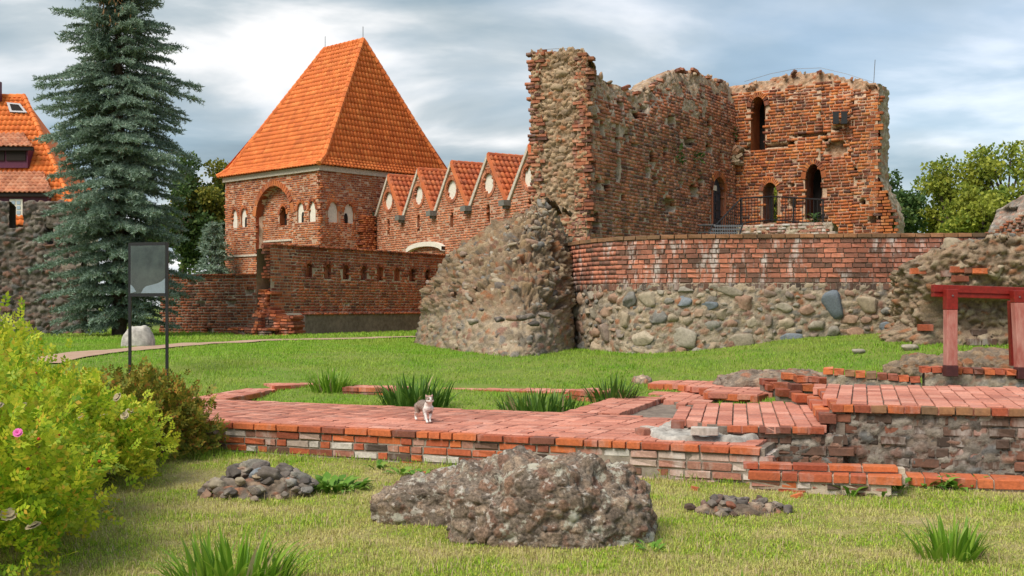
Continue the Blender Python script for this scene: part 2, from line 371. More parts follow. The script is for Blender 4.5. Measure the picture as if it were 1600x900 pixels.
M_spruce = blade_mat('blue_spruce_needle', [(0.0, (0.10, 0.155, 0.10)), (0.4, (0.20, 0.285, 0.21)), (0.8, (0.31, 0.41, 0.325)), (0.96, (0.40, 0.49, 0.38)), (1.0, (0.24, 0.16, 0.09))], None, 0.2)
M_leafR = blade_mat('maple_leaf', [(0.0, (0.09, 0.16, 0.025)), (0.5, (0.20, 0.27, 0.035)), (1.0, (0.38, 0.40, 0.06))], ((0.44, 0.43, 0.06), 0.5), 0.35, 0.6, 0.4)
M_leafD = blade_mat('dark_leaf', [(0.0, (0.04, 0.085, 0.025)), (0.6, (0.08, 0.145, 0.04)), (1.0, (0.15, 0.20, 0.05))], None, 0.3)
M_leafY = blade_mat('yellowing_leaf', [(0.0, (0.09, 0.12, 0.02)), (0.5, (0.19, 0.20, 0.03)), (1.0, (0.33, 0.28, 0.045))], None, 0.35)
M_bark = plain('bark', (0.085, 0.062, 0.048), 0.95, 0.4, 9)
M_twig = plain('rose_twig', (0.14, 0.095, 0.06), 0.9, 0.3)
def path_mat():
    t = NT('trodden_gravel'); t.color(t.ramp(t.noise(3, 6, 0.65), [(0.3, (0.34, 0.215, 0.145)), (0.7, (0.44, 0.30, 0.215))])); t.bump(t.noise(30, 5), 0.4, 0.01); return t.m
M_path = path_mat()
# ------------------------------------------------------------------ masonry helpers
class Wall:
    """a vertical face that follows a line on plan, walked from left to right as one faces it"""
    def __init__(s, pts):
        s.p = np.array(pts, float); d = np.diff(s.p, axis=0); l = np.hypot(d[:, 0], d[:, 1])
        s.s = np.concatenate([[0], np.cumsum(l)]); s.L = s.s[-1]; t = d / l[:, None]
        tv = np.vstack([t[:1], (t[1:] + t[:-1]) / 2, t[-1:]]) if len(t) > 1 else np.vstack([t, t])
        s.tv = tv / np.linalg.norm(tv, axis=1)[:, None]
    def frame(s, q):
        q = np.asarray(q, float); x = np.interp(q, s.s, s.p[:, 0]); y = np.interp(q, s.s, s.p[:, 1])
        tx = np.interp(q, s.s, s.tv[:, 0]); ty = np.interp(q, s.s, s.tv[:, 1]); l = np.hypot(tx, ty); tx, ty = tx / l, ty / l
        # beyond the ends go straight on
        e0 = np.minimum(q, 0); e1 = np.maximum(q - s.L, 0); x = x + tx * (e0 + e1); y = y + ty * (e0 + e1)
        return np.stack([x, y], -1), np.stack([tx, ty], -1), np.stack([ty, -tx], -1)
    def at(s, q, z, d=0.0):
        p, t, n = s.frame(q); z = np.asarray(z, float); d = np.asarray(d, float)
        xy = p + n * (d[..., None] if d.ndim else d)
        return np.concatenate([xy, (z if z.ndim else np.full(xy.shape[:-1], float(z)))[..., None]], -1)
    def uv(s, u, v):                 # pixel -> distance along, height
        k = (u - 800) / F; best = None
        for i in range(len(s.p) - 1):
            (x0, y0), (x1, y1) = s.p[i], s.p[i + 1]; den = (x1 - x0) - k * (y1 - y0)
            if abs(den) < 1e-9: continue
            a = (k * y0 - x0) / den; w = max(0, -a, a - 1)
            if best is None or w < best[0]: best = (w, s.s[i] + a * (s.s[i + 1] - s.s[i]), y0 + a * (y1 - y0))
        return best[1], CAMH + (HOR - v) / F * best[2]
def course_boxes(w, s0, s1, z0, z1, keep, depth, L=0.29, h=0.105, joint=0.014, thick=0.13, seed=0, header=0.35, jit=0.004):
    rng = np.random.default_rng(seed); S, Z, HL = [], [], []
    n = int(round((z1 - z0) / h)); h = (z1 - z0) / n
    for i in range(n):
        x = s0 - rng.uniform(0, L)
        while x < s1:
            l = L * (0.5 if rng.random() < header else 1.0) * rng.uniform(0.96, 1.04)
            S.append(x + l / 2); Z.append(z0 + (i + 0.5) * h); HL.append((l - joint) / 2); x += l
    S, Z, HL = map(np.array, (S, Z, HL))
    ok = (S > s0) & (S < s1) & keep(S, Z); S, Z, HL = S[ok], Z[ok], HL[ok]
    D = depth(S, Z) + rng.normal(0, jit, len(S))
    P, T, N = w.frame(S)
    C = np.stack([P[:, 0] + N[:, 0] * (D - thick / 2), P[:, 1] + N[:, 1] * (D - thick / 2), Z], 1)
    H = np.stack([HL, np.full_like(HL, thick / 2), np.full_like(HL, (h - joint) / 2)], 1)
    return C, H, np.arctan2(T[:, 1], T[:, 0])
def join_boxes(C, H, A, jit=0.003, seed=1, tilt=0.0):
    n = len(C); rng = np.random.default_rng(seed); ca, sa = np.cos(A), np.sin(A); z0 = np.zeros(n)
    X = np.stack([ca, sa, z0], 1); Yv = np.stack([-sa, ca, z0], 1); Zv = np.tile([0, 0, 1.0], (n, 1))
    V = np.empty((n, 8, 3)); k = 0
    for d in (-1, 1):
        for b in (-1, 1):
            for a in (-1, 1):
                V[:, k] = C + X * (H[:, :1] * a) + Yv * (H[:, 1:2] * b) + Zv * (H[:, 2:3] * d); k += 1
    V += rng.normal(0, jit, V.shape)
    f = np.array([(0, 2, 3, 1), (4, 5, 7, 6), (0, 1, 5, 4), (2, 6, 7, 3), (0, 4, 6, 2), (1, 3, 7, 5)])
    return V.reshape(-1, 3), (np.arange(n)[:, None, None] * 8 + f[None]).reshape(-1, 4)
def _brick_mesh(seed, rough=0.003):
    bm = bmesh.new(); bmesh.ops.create_cube(bm, size=2.0)
    for v in bm.verts: v.co.x *= 0.15; v.co.y *= 0.075; v.co.z *= 0.042
    bmesh.ops.bevel(bm, geom=bm.edges[:], offset=0.006, segments=1, affect='EDGES', profile=0.5)
    rng = random.Random(seed)
    for v in bm.verts: v.co += Vector((rng.gauss(0, rough), rng.gauss(0, rough * .7), rng.gauss(0, rough * .7)))
    me = bpy.data.meshes.new('brick'); bm.to_mesh(me); bm.free(); me.materials.append(M_edge); return me
BRICKS = [_brick_mesh(i) for i in range(6)] + [_brick_mesh(20 + i, 0.006) for i in range(4)]
_br = random.Random(5)
def brick_obj(c, h, a, mat, parent, name='brick', tilt=(0, 0), worn=False):
    me = BRICKS[_br.randrange(6, 10) if worn else _br.randrange(6)]
    o = bpy.data.objects.new(name, me); o.location = c; o.scale = (h[0] / 0.15, h[1] / 0.075, h[2] / 0.042)
    o.rotation_euler = (tilt[0], tilt[1], a + (math.pi if _br.random() < 0.5 else 0))
    o.material_slots[0].link = 'OBJECT'; o.material_slots[0].material = mat
    return link(o, parent)
def emit(parent, boxes, mat, nmax=300, name='brick', rest='brick_courses', worn=False, jit=0.003, pick=None):
    """the nearest bricks are objects of their own, the others one joined part"""
    C, H, A = boxes
    if not len(C): return
    mats = mat if callable(mat) else (lambda i: mat)
    d = np.hypot(C[:, 0], C[:, 1]) if pick is None else pick(C)
    o = np.argsort(d); near, far = o[:nmax], o[nmax:]
    for i in near: brick_obj(C[i], H[i], float(A[i]), mats(C[i]), parent, name, worn=worn)
    if len(far):
        V, Fc = join_boxes(C[far], H[far], A[far], jit); mk(rest, V, Fc, mats(C[far[0]]) if not callable(mat) else mats(None), parent, kind='stuff')

STONE_COL = np.array([(0.17, 0.16, 0.15), (0.26, 0.235, 0.20), (0.33, 0.27, 0.20), (0.38, 0.31, 0.23), (0.31, 0.20, 0.145), (0.25, 0.15, 0.12), (0.21, 0.20, 0.19), (0.42, 0.36, 0.28), (0.34, 0.17, 0.10), (0.24, 0.20, 0.155), (0.36, 0.30, 0.215), (0.30, 0.26, 0.21)])
CORE_COL = np.array([(0.26, 0.21, 0.16), (0.36, 0.29, 0.21), (0.43, 0.35, 0.26), (0.48, 0.41, 0.31), (0.40, 0.30, 0.21), (0.30, 0.23, 0.165), (0.40, 0.20, 0.11), (0.50, 0.43, 0.33), (0.38, 0.30, 0.205), (0.45, 0.36, 0.25)])
BOULD_COL = np.array([(0.10, 0.088, 0.078), (0.15, 0.13, 0.11), (0.21, 0.18, 0.15), (0.18, 0.14, 0.115), (0.25, 0.215, 0.18), (0.17, 0.115, 0.095), (0.20, 0.14, 0.11), (0.13, 0.12, 0.11)])
GREY_COL = np.array([(0.085, 0.072, 0.062), (0.14, 0.12, 0.10), (0.20, 0.17, 0.14), (0.17, 0.125, 0.10), (0.25, 0.215, 0.18), (0.15, 0.09, 0.07), (0.22, 0.12, 0.085), (0.12, 0.115, 0.11)])
def rubble(P, sc=5.0, amp=0.10, pal=STONE_COL, mort=(0.36, 0.29, 0.21), k=0, squash=1.5):
    """height (metres) and colour of stones bedded in mortar at the points P"""
    q = P * np.array([1, 1, squash]) * sc + 0.35 * np.stack([fbm(P * 2.1, 2, k + 50), fbm(P * 2.1, 2, k + 60), fbm(P * 2.1, 2, k + 70)], 1)
    f1, e, cid = worley(q, k); g1, e2, cid2 = worley(q * 2.3 + 5, k + 9)
    st = sst(e, 0.03, 0.24) * (cid > 0.18)
    h = amp * (st * (0.55 + 0.6 * cid) + 0.35 * (1 - st) * sst(e2, 0.02, 0.25)) + amp * 0.35 * fbm(P * sc * 2.5, 4, k + 20)
    c = np.asarray(mort)[None] * (0.75 + 0.5 * cid2[:, None])
    sc_ = pal[(cid * 977 % 1 * len(pal)).astype(int) % len(pal)]; c2 = pal[(cid2 * 677 % 1 * len(pal)).astype(int) % len(pal)]
    c = np.where((sst(e2, 0.02, 0.2) > 0.5)[:, None] & (cid2 > 0.5)[:, None], c2 * 0.9, c)
    return h, st[:, None] * sc_ + (1 - st[:, None]) * c
def grid_faces(nr, nc, ok=None):
    i, j = np.meshgrid(np.arange(nr - 1), np.arange(nc - 1), indexing='ij'); a = i * nc + j
    f = np.stack([a, a + 1, a + nc + 1, a + nc], -1)
    return f.reshape(-1, 4) if ok is None else f[ok]
def relief(name, w, s0, s1, zb, top, depth, mat, parent, ds=0.05, hole=None, thick=0.0, openback=(), pal=None, sc=5.0, amp=0.08, mort=(0.40, 0.32, 0.24), kind=None, bumpy=0.02, calm=None):
    """the mortar / rubble core behind a brick skin: a dense sheet with a thick, rough top"""
    nc = max(2, int((s1 - s0) / ds)); S = np.linspace(s0, s1, nc); T = top(S); zb_ = zb(S) if callable(zb) else np.full(nc, zb)
    nr = max(2, int((T - zb_).max() / ds)); fr = np.linspace(0, 1, nr)
    Sg = np.tile(S, (nr, 1)); Zg = zb_[None] + fr[:, None] * (T - zb_)[None]
    Dg = depth(Sg.ravel(), Zg.ravel()).reshape(nr, nc)
    rows_extra = 0
    if thick:
        ex = np.arange(0.12, thick, 0.14); rows_extra = len(ex) + 1
        Sx = np.tile(S, (rows_extra, 1)); Dx = np.vstack([Dg[-1][None] - e for e in ex] + [Dg[-1][None] - thick])
        Zx = np.vstack([T[None] - 0.22 * e + 0.05 * n2d(S, np.full(nc, e * 3.0), 3.0, 7)[None] for e in ex] + [zb_[None]])
        Sg, Zg, Dg = np.vstack([Sg, Sx]), np.vstack([Zg, Zx]), np.vstack([Dg, Dx])
    V = w.at(Sg.ravel(), Zg.ravel(), Dg.ravel()); col = None
    _, _, N = w.frame(Sg.ravel())
    if pal is not None:
        h, col = rubble(V, sc, amp, pal, mort); m = np.ones(len(V))
        if calm is not None:                       # behind sound brickwork there is only smooth mortar
            cm_ = calm(Sg.ravel(), Zg.ravel()); h = np.where(cm_, 0.28 * amp + 0.010 * fbm(V * 6.0, 3, 2), h); col = np.where(cm_[:, None], np.asarray(mort)[None] * (1 + .3 * fbm(V * 5.0, 3, 4))[:, None], col)
    else:
        h = bumpy * fbm(V * 9.0, 4, 2); m = 1.0
        col = None
    V[:, :2] += N * (h * m)[:, None]
    if rows_extra: V[-(rows_extra) * nc:-nc, 2] += (h * 0.8)[-(rows_extra) * nc:-nc]
    ok = np.ones((nr + rows_extra - 1, nc - 1), bool)
    if hole is not None:
        Sc = (Sg[:-1, :-1] + Sg[1:, 1:]) / 2; Zc = (Zg[:-1, :-1] + Zg[1:, 1:]) / 2
        ok = ~hole(Sc.ravel(), Zc.ravel()).reshape(Sc.shape)
        if rows_extra: ok[nr - 1:] = True
    for a, b in openback: ok[-1, (S[:-1] > a - .1) & (S[:-1] < b + .1)] = False
    return mk(name, V, grid_faces(nr + rows_extra, nc, ok), mat, parent, True, col, kind)
def arch_in(sc, z0, w, hs, rise, grow=0.0):
    def f(s, z):
        x = np.abs(s - sc) / (w / 2 + grow); top = z0 + hs + (rise + grow) * np.sqrt(np.clip(1 - np.clip(x, 0, 1) ** 1.7, 0, 1))
        return (x < 1) & (z > z0 - grow * 0.3) & (z < top)
    return f
def arch_line(sc, z0, w, hs, rise, n=12):
    pts = [(sc - w / 2, z0)]
    for i in range(n + 1):
        x = -1 + 2 * i / n; pts.append((sc + x * w / 2, z0 + hs + rise * math.sqrt(max(0, 1 - abs(x) ** 1.7))))
    return pts + [(sc + w / 2, z0)]
def reveal(w, line, d0, d1, mat, parent, name='reveal', closed=False):
    V = []
    for (s, z) in line: V += [w.at(s, z, d0), w.at(s, z, d1)]
    n = len(line); f = [(2 * i, 2 * i + 1, 2 * i + 3, 2 * i + 2) for i in range(n - 1 + (1 if closed else 0))]
    f = [tuple(k % (2 * n) for k in q) for q in f]
    return mk(name, np.array(V), f, mat, parent)
def panel(w, line, d, mat, parent, name='panel', thick=0.03):
    n = len(line); V = [w.at(s, z, d) for s, z in line] + [w.at(s, z, d - thick) for s, z in line]
    return mk(name, np.array(V), [tuple(range(n)), tuple(range(2 * n - 1, n - 1, -1))] + [(i, (i + 1) % n, n + (i + 1) % n, n + i) for i in range(n)], mat, parent)
def arch_ring(w, sc, z0, w_, hs, rise, mat, parent, d=0.01, size=0.22, n=17, name='arch_ring'):
    """voussoirs: one brick beside the other round the head of an opening"""
    mb = MB(); L = arch_line(sc, z0, w_, hs, rise, n)[1:-1]
    for i in range(len(L) - 1):
        (a, b), (c, e) = L[i], L[i + 1]; dx, dz = c - a, e - b; l = math.hypot(dx, dz); nx, nz = -dz / l, dx / l
        g = 0.06
        q = [(a + dx * g, b + dz * g), (c - dx * g, e - dz * g), (c - dx * g + nx * size, e - dz * g + nz * size), (a + dx * g + nx * size, b + dz * g + nz * size)]
        V = [w.at(s, z, d) for s, z in q] + [w.at(s, z, d - 0.1) for s, z in q]
        mb.add(V, [(0, 1, 2, 3), (0, 4, 5, 1), (1, 5, 6, 2), (2, 6, 7, 3), (3, 7, 4, 0)])
    return mb.build(name, mat, parent)
def ridge_tiles(p, q, r, mat, parent, name='ridge_tiles', step=0.35):
    p, q = np.array(p, float), np.array(q, float); n = max(2, int(np.linalg.norm(q - p) / step)); mb = MB()
    for i in range(n):
        a, b = p + (q - p) * (i / n), p + (q - p) * ((i + 1.12) / n); mb.bar(a, b, r * 1.12, 7, r * 0.9)
    return mb.build(name, mat, parent, kind='stuff')
def tiles(name, eL, eR, mat, parent, row=0.32, tw=0.23, seed=0, n=None):
    """pantiles laid in courses between the two edge functions eL(f), eR(f), f = 0 at the eave"""
    rng = np.random.default_rng(seed); V = []; Fq = []; b = 0
    ln = sum(np.linalg.norm(eL((i + 1) / 20) - eL(i / 20) + eR((i + 1) / 20) - eR(i / 20)) / 2 for i in range(20)); n = n or max(2, int(ln / row))
    prof = [(0.0, 0.0), (0.22, 0.055), (0.48, 0.065), (0.74, 0.012), (1.04, 0.0)]
    wref = (eR(0) - eL(0)); el = wref / np.linalg.norm(wref); mid0 = eL(0)
    for i in range(n):
        f0, f1 = i / n, min(1.0, (i + 1.15) / n); A0, B0, A1, B1 = eL(f0), eR(f0), eL(f1), eR(f1)
        up = (A1 + B1) / 2 - (A0 + B0) / 2; up -= el * up.dot(el); nr = np.cross(el, up); nr /= np.linalg.norm(nr)
        if nr[2] < 0: nr = -nr
        base = mid0 + (A0 - mid0) - el * (A0 - mid0).dot(el)
        x0, x1 = (A0 - mid0).dot(el), (B0 - mid0).dot(el); x0b, x1b = (A1 - mid0).dot(el), (B1 - mid0).dot(el)
        k0 = math.floor(min(x0, x0b) / tw); k1 = math.ceil(max(x1, x1b) / tw)
        for k in range(k0, k1):
            xa = k * tw
            lo = [min(max(xa + px * tw, x0), x1) for px, _ in prof]; hi = [min(max(xa + px * tw, x0b), x1b) for px, _ in prof]
            if lo[-1] - lo[0] < 0.02 and hi[-1] - hi[0] < 0.02: continue
            j = rng.normal(0, 0.006)
            for q in range(5): V.append(base + el * lo[q] + nr * (prof[q][1] + 0.045 + j))
            for q in range(5): V.append(base + up + el * hi[q] + nr * (prof[q][1] + 0.0))
            for q in range(5): V.append(base + el * lo[q] + nr * (prof[q][1] - 0.0 + j))
            for q in range(4):
                Fq.append((b + q, b + q + 1, b + 6 + q, b + 5 + q)); Fq.append((b + 10 + q, b + 11 + q, b + 1 + q, b + q))
            b += 15
    return mk(name, np.array(V), np.array(Fq), mat, parent, kind='stuff')
def P3(xy, z): return np.array([xy[0], xy[1], z], float)

# stones
def _stone_mesh(seed, sub=2, lump=0.34):
    bm = bmesh.new(); bmesh.ops.create_icosphere(bm, subdivisions=sub, radius=1.0)
    P = np.array([v.co[:] for v in bm.verts]); rng = np.random.default_rng(seed)
    Q = np.sign(P) * np.abs(P) ** 0.78; Q /= np.abs(Q).max()
    for _ in range(11):                                  # knock flats into it
        n = rng.normal(size=3); n /= np.linalg.norm(n); d = Q @ n; c = rng.uniform(0.5, 0.85); Q = Q - np.outer(np.maximum(d - c, 0), n) * 0.95
    Q *= (1 + lump * fbm(P * 1.9 + seed * 7.1, 4, seed))[:, None]
    for v, q in zip(bm.verts, Q): v.co = q
    me = bpy.data.meshes.new('stone'); bm.to_mesh(me); bm.free(); me.polygons.foreach_set('use_smooth', np.ones(len(me.polygons), bool)); me.materials.append(M_stone); return me
STONES = [_stone_mesh(i) for i in range(10)]
STONES_HI = [_stone_mesh(40 + i, 3) for i in range(8)]
STONES_BIG = [_stone_mesh(60 + i, 3, 0.10) for i in range(4)]
def stone_obj(c, h, rot, mat, parent, name='stone', hi=False, big=False):
    me = (STONES_HI if hi else STONES)[_br.randrange(8 if hi else 10)]
    if big: me = STONES_BIG[_br.randrange(4)]
    o = bpy.data.objects.new(name, me); o.location = c; o.scale = h; o.rotation_euler = rot
    o.material_slots[0].link = 'OBJECT'; o.material_slots[0].material = mat
    return link(o, parent)
def pack(s0, s1, zf0, zf1, sizes, seed, fixed=(), asp=1.35, tries=6000, ok=None):
    rng = np.random.default_rng(seed); S = [list(f) for f in fixed]
    for it in range(tries):
        f = it / tries; r = sizes[0] * (1 - f) ** 2 + sizes[1] * (1 - (1 - f) ** 2); r *= rng.uniform(0.75, 1.25)
        s = rng.uniform(s0, s1); a, b = zf0(s), zf1(s)
        if b - a < r: continue
        z = rng.uniform(a + r * 0.3, b - r * 0.55); k = rng.uniform(1.0, asp)
        if ok is not None and not ok(s, z): continue
        bad = False
        for q in S:
            if abs(q[0] - s) < (q[2] + r * k) * 1.02 and ((q[0] - s) / (q[2] + r * k)) ** 2 + ((q[1] - z) / (q[3] + r)) ** 2 < 0.86: bad = True; break
        if not bad: S.append([s, z, r * k, r])
    return S
def set_stones(w, S, mat, parent, depth=0.0, proud=0.45, nmax=300, name='stone', seed=0, hi=0.25):
    rng = random.Random(seed); S = sorted(S, key=lambda q: -q[2] * q[3]); rest = []
    for i, q in enumerate(S):
        s, z, a, b = q[:4]; m = q[4] if len(q) > 4 else mat; pr_ = proud + (.14 if len(q) > 4 else 0); d = depth(np.array([s]), np.array([z]))[0] if callable(depth) else depth
        dy = min(a, b) * 0.8; c = w.at(s, z, d - dy * (1 - pr_) + rng.uniform(-.02, .02)); _, t, _n = w.frame(s)
        rot = (rng.uniform(-.12, .12), rng.uniform(-.2, .2), math.atan2(t[1], t[0]) + rng.choice((0, math.pi)))
        if i < nmax: stone_obj(c, (a, dy, b), rot, m, parent, name, b > hi, len(q) > 4)
        else: rest.append((c, (a, dy, b), rot))
    if rest: join_stones(rest, mat, parent, rng)
_sc = {}
def join_stones(rest, mat, parent, rng, name='small_stones'):
    V, Fc, b = [], [], 0
    for c, h, rot in rest:
        k = rng.randrange(10)
        if k not in _sc:
            me = STONES[k]; _sc[k] = (np.array([v.co[:] for v in me.vertices]), np.array([p.vertices[:] for p in me.polygons]))
        v, f = _sc[k]; M = np.array(Matrix.Rotation(rot[2], 3, 'Z') @ Matrix.Rotation(rot[1], 3, 'Y') @ Matrix.Rotation(rot[0], 3, 'X'))
        V.append((v * np.array(h)) @ M.T + np.array(c)); Fc.append(f + b); b += len(v)
    return mk(name, np.vstack(V), np.vstack(Fc), mat, parent, True, kind='stuff')
# ================================================================== SETTING: ground, path
def axis(lo, hi, step, far):
    a = np.arange(lo, hi + 1e-6, step); e = []; x, st = hi, step
    while x < far: st *= 1.5; x += st; e.append(x)
    f = []; x, st = lo, step
    while x > -far: st *= 1.5; x -= st; f.append(x)
    return np.concatenate([f[::-1], a, e])
gx, gy = axis(-12, 14, 0.2, 1500), axis(3, 32, 0.2, 1500)
XX, YY = np.meshgrid(gx, gy)
ground = mk('ground', np.stack([XX.ravel(), YY.ravel(), gz(XX.ravel(), YY.ravel())], 1), grid_faces(len(gy), len(gx)), M_ground, smooth=True, kind='structure')
def ribbon(name, pix, widths, mat, lift, zz):
    C = np.array([PZ(u, v, zz)[:2] for u, v in pix]); s = np.concatenate([[0], np.cumsum(np.hypot(*np.diff(C, axis=0).T))])
    q = np.linspace(0, s[-1], 60); x, y = np.interp(q, s, C[:, 0]), np.interp(q, s, C[:, 1]); w = np.interp(q, s, widths)
    w = w * (1 + 0.12 * n2d(q, q * 0, 0.9, 5)); V = []
    for i in range(60):
        j, k = max(0, i - 1), min(59, i + 1); t = np.array([x[k] - x[j], y[k] - y[j]]); t /= np.linalg.norm(t); n = np.array([t[1], -t[0]])
        for a in np.linspace(-1, 1, 7):
            p = np.array([x[i], y[i]]) + n * a * w[i] / 2; V.append((p[0], p[1], G1(p[0], p[1]) + lift))
    return mk(name, np.array(V), grid_faces(60, 7), mat, smooth=True, kind='structure'), C
path_o, PATHC = ribbon('path', [(60, 556), (180, 548), (260, 541), (340, 535), (450, 531), (560, 528.5), (660, 526)], [1.0, 1.0, 1.0, 1.0, 1.1, 1.2, 1.2], M_path, 0.03, 0.87)

# ================================================================== TOWER WITH THE STEEP HIPPED ROOF
TC = np.array([-9.67, 58.0]); TL = np.array([-0.733, 0.680]); TR = np.array([0.686, 0.727])
LL, LR = 8.45, 8.75; TE = 9.0
tower = thing('brick_tower', P3(TC, 0.9), 'square red brick tower with a steep orange tiled hipped roof', 'tower')
wl_ = Wall([TC + TL * LL, TC]); wr_ = Wall([TC, TC + TR * LR])
def lancet(w, u, v0, v1, wpx):
    s, z0 = w.uv(u, v1); _, z1 = w.uv(u, v0); s2, _ = w.uv(u + wpx / 2, v1); s1, _ = w.uv(u - wpx / 2, v1)
    ww = abs(s2 - s1); rise = ww * 0.75; return (s, z0, ww, z1 - z0 - rise, rise)
nich = lancet(wl_, 427, 290, 408, 56)
nich = (nich[0], nich[1], nich[2], nich[3] + nich[4] - nich[2] * 0.5, nich[2] * 0.5)
LWL = [lancet(wl_, 366.5, 327, 356, 9), lancet(wl_, 381, 325, 355, 9), lancet(wl_, 469.5, 316, 348, 11), lancet(wl_, 487.5, 314, 347, 11)]
inner = lancet(wl_, 432, 321, 352, 11)
LWR = [lancet(wr_, 520.5, 315, 348, 16), lancet(wr_, 545, 318, 350, 16)]
def tower_face(w, wins, niche=None, seed=0):
    def dep(s, z):
        d = 0.02 * n2d(s, z, 0.7, 4)
        if niche: d = np.where(arch_in(*niche)(s, z), d - 0.42, d)
        return d
    def keep(s, z):
        k = np.ones(len(s), bool)
        for a in wins: k &= ~arch_in(*a, grow=0.03)(s, z)
        if niche:
            k &= ~arch_in(*inner, grow=0.03)(s, z)
        k &= (n2d(s, z, 1.9, 31) > -0.72)
        return k
    V, Fc = join_boxes(*course_boxes(w, -0.02, w.L + 0.02, 0.6, TE - 0.28, keep, dep, 0.29, 0.112, 0.026, 0.14, seed), 0.004)
    mk('brick_courses', V, Fc, M_tower, tower, kind='stuff')
    hol = lambda s, z: np.any([arch_in(*a)(s, z) for a in wins + ([inner] if niche else [])], axis=0)
    relief('mortar_bed', w, 0, w.L, 0.6, lambda s: np.full(len(s), TE - 0.28), lambda s, z: dep(s, z) - 0.006, M_mortar_far, tower, 0.06, hol, bumpy=0.004)
    for i, a in enumerate(wins):
        p = panel(w, arch_line(*a), -0.08, M_white, tower, 'blind_window')
        reveal(w, arch_line(*a), 0.0, -0.2, M_tower, tower); arch_ring(w, *a, M_tower, tower, 0.03, 0.16, 9)
        if i in (1, 2) or (w is wr_ and i == 1):
            sg = -1 if w is wr_ else 1
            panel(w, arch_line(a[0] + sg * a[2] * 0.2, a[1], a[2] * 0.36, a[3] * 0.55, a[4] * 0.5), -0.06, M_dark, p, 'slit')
    if niche:
        reveal(w, arch_line(*niche), 0.0, -0.42, M_tower, tower); arch_ring(w, *niche, M_tower, tower, 0.03, 0.28, 23)
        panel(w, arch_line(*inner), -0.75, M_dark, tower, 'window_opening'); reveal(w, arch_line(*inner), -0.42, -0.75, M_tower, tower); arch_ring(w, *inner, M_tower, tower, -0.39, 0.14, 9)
        for (u0, u1, v) in ((354, 412, 401), (402, 456, 377)):
            a, z = w.uv(u0, v); b, z2 = w.uv(u1, v - 2)
            panel(w, [(a, z - .05), (b, z - .05), (b, z + .05), (a, z + .05)], 0.06 if u0 < 400 else -0.36, M_pale, tower, 'band_course')
tower_face(wl_, LWL, nich, 1); tower_face(wr_, LWR, None, 2)
for w in (wl_, wr_):
    panel(w, [(-0.1, TE - 0.28), (w.L + 0.1, TE - 0.28), (w.L + 0.1, TE - 0.02), (-0.1, TE - 0.02)], 0.12, M_pale, tower, 'cornice', 0.3)
# buttress at the right end of the right face
sb, zb_ = wr_.uv(571, 380)
Bb = course_boxes(Wall([wr_.at(sb - 0.45, 0, 0.35)[:2], wr_.at(sb + 0.45, 0, 0.35)[:2]]), 0, 0.9, 0.6, 6.6, lambda s, z: s > -1, lambda s, z: 0 * s, 0.29, 0.112, 0.02, 0.5, 7)
V, Fc = join_boxes(*Bb, 0.004); mk('buttress', V, Fc, M_tower, tower)
mbk = MB(); pb = [TC + TL * (LL - .05) + TR * .05, TC + (TL + TR) * .25, TC + TR * (LR - .05) + TL * .05, TC + TL * LL + TR * LR]
mbk.prism([p for p in ([TC + TL * (LL - 0.9) + TR * 0.9, TC + (TL + TR) * 0.9, TC + TR * (LR - 0.9) + TL * 0.9, TC + TL * (LL - .1) + TR * (LR - .1)])], 0.5, TE - 0.05); mbk.build('inner_wall', M_mortar_far, tower)
ov = 0.32
ec = {'n': TC - (TL + TR) * ov, 'l': TC + TL * (LL + ov) - TR * ov, 'r': TC + TR * (LR + ov) - TL * ov, 'f': TC + TL * (LL + ov) + TR * (LR + ov)}
ctr = TC + TL * LL / 2 + TR * LR / 2; RZ = 16.3
rn, rf = P3(ctr - TL * 2.30, RZ), P3(ctr + TL * 1.0, RZ)
def bell(e, r):
    e = P3(e, TE - 0.02)
    def f(g):
        h = g * (0.062 / 0.12) if g < 0.12 else 0.062 + (g - 0.12) * (0.938 / 0.88)
        return np.array([e[0] + (r[0] - e[0]) * g, e[1] + (r[1] - e[1]) * g, e[2] + (r[2] - e[2]) * h])
    return f
roof = tiles('roof', bell(ec['l'], rf), bell(ec['n'], rn), M_tile, tower, 0.30, 0.23, 1)
tiles('roof', bell(ec['n'], rn), bell(ec['r'], rn), M_tile, tower, 0.30, 0.23, 2)
bk = MB(); bk.add([P3(ec['r'], TE), P3(ec['f'], TE), rf - [0, 0, .1], rn - [0, 0, .1], P3(ec['l'], TE), P3(ec['n'], TE)], [(0, 1, 2, 3), (1, 4, 2)])
bk.build('roof_back', M_tile, tower)
for a, r in ((ec['l'], rf), (ec['n'], rn), (ec['r'], rn)):
    fn = bell(a, r)
    ridge_tiles(fn(0) + [0, 0, .06], fn(.12) + [0, 0, .06], 0.13, M_tile, tower, 'hip_tiles'); ridge_tiles(fn(.12) + [0, 0, .06], fn(1) + [0, 0, .06], 0.13, M_tile, tower, 'hip_tiles')
ridge_tiles(rn, rf, 0.15, M_tile, tower)
for p in (rn, rf): MB().bar(p, p + [0, 0, 0.75], 0.02, 5).build('lightning_rod', M_steel, tower)

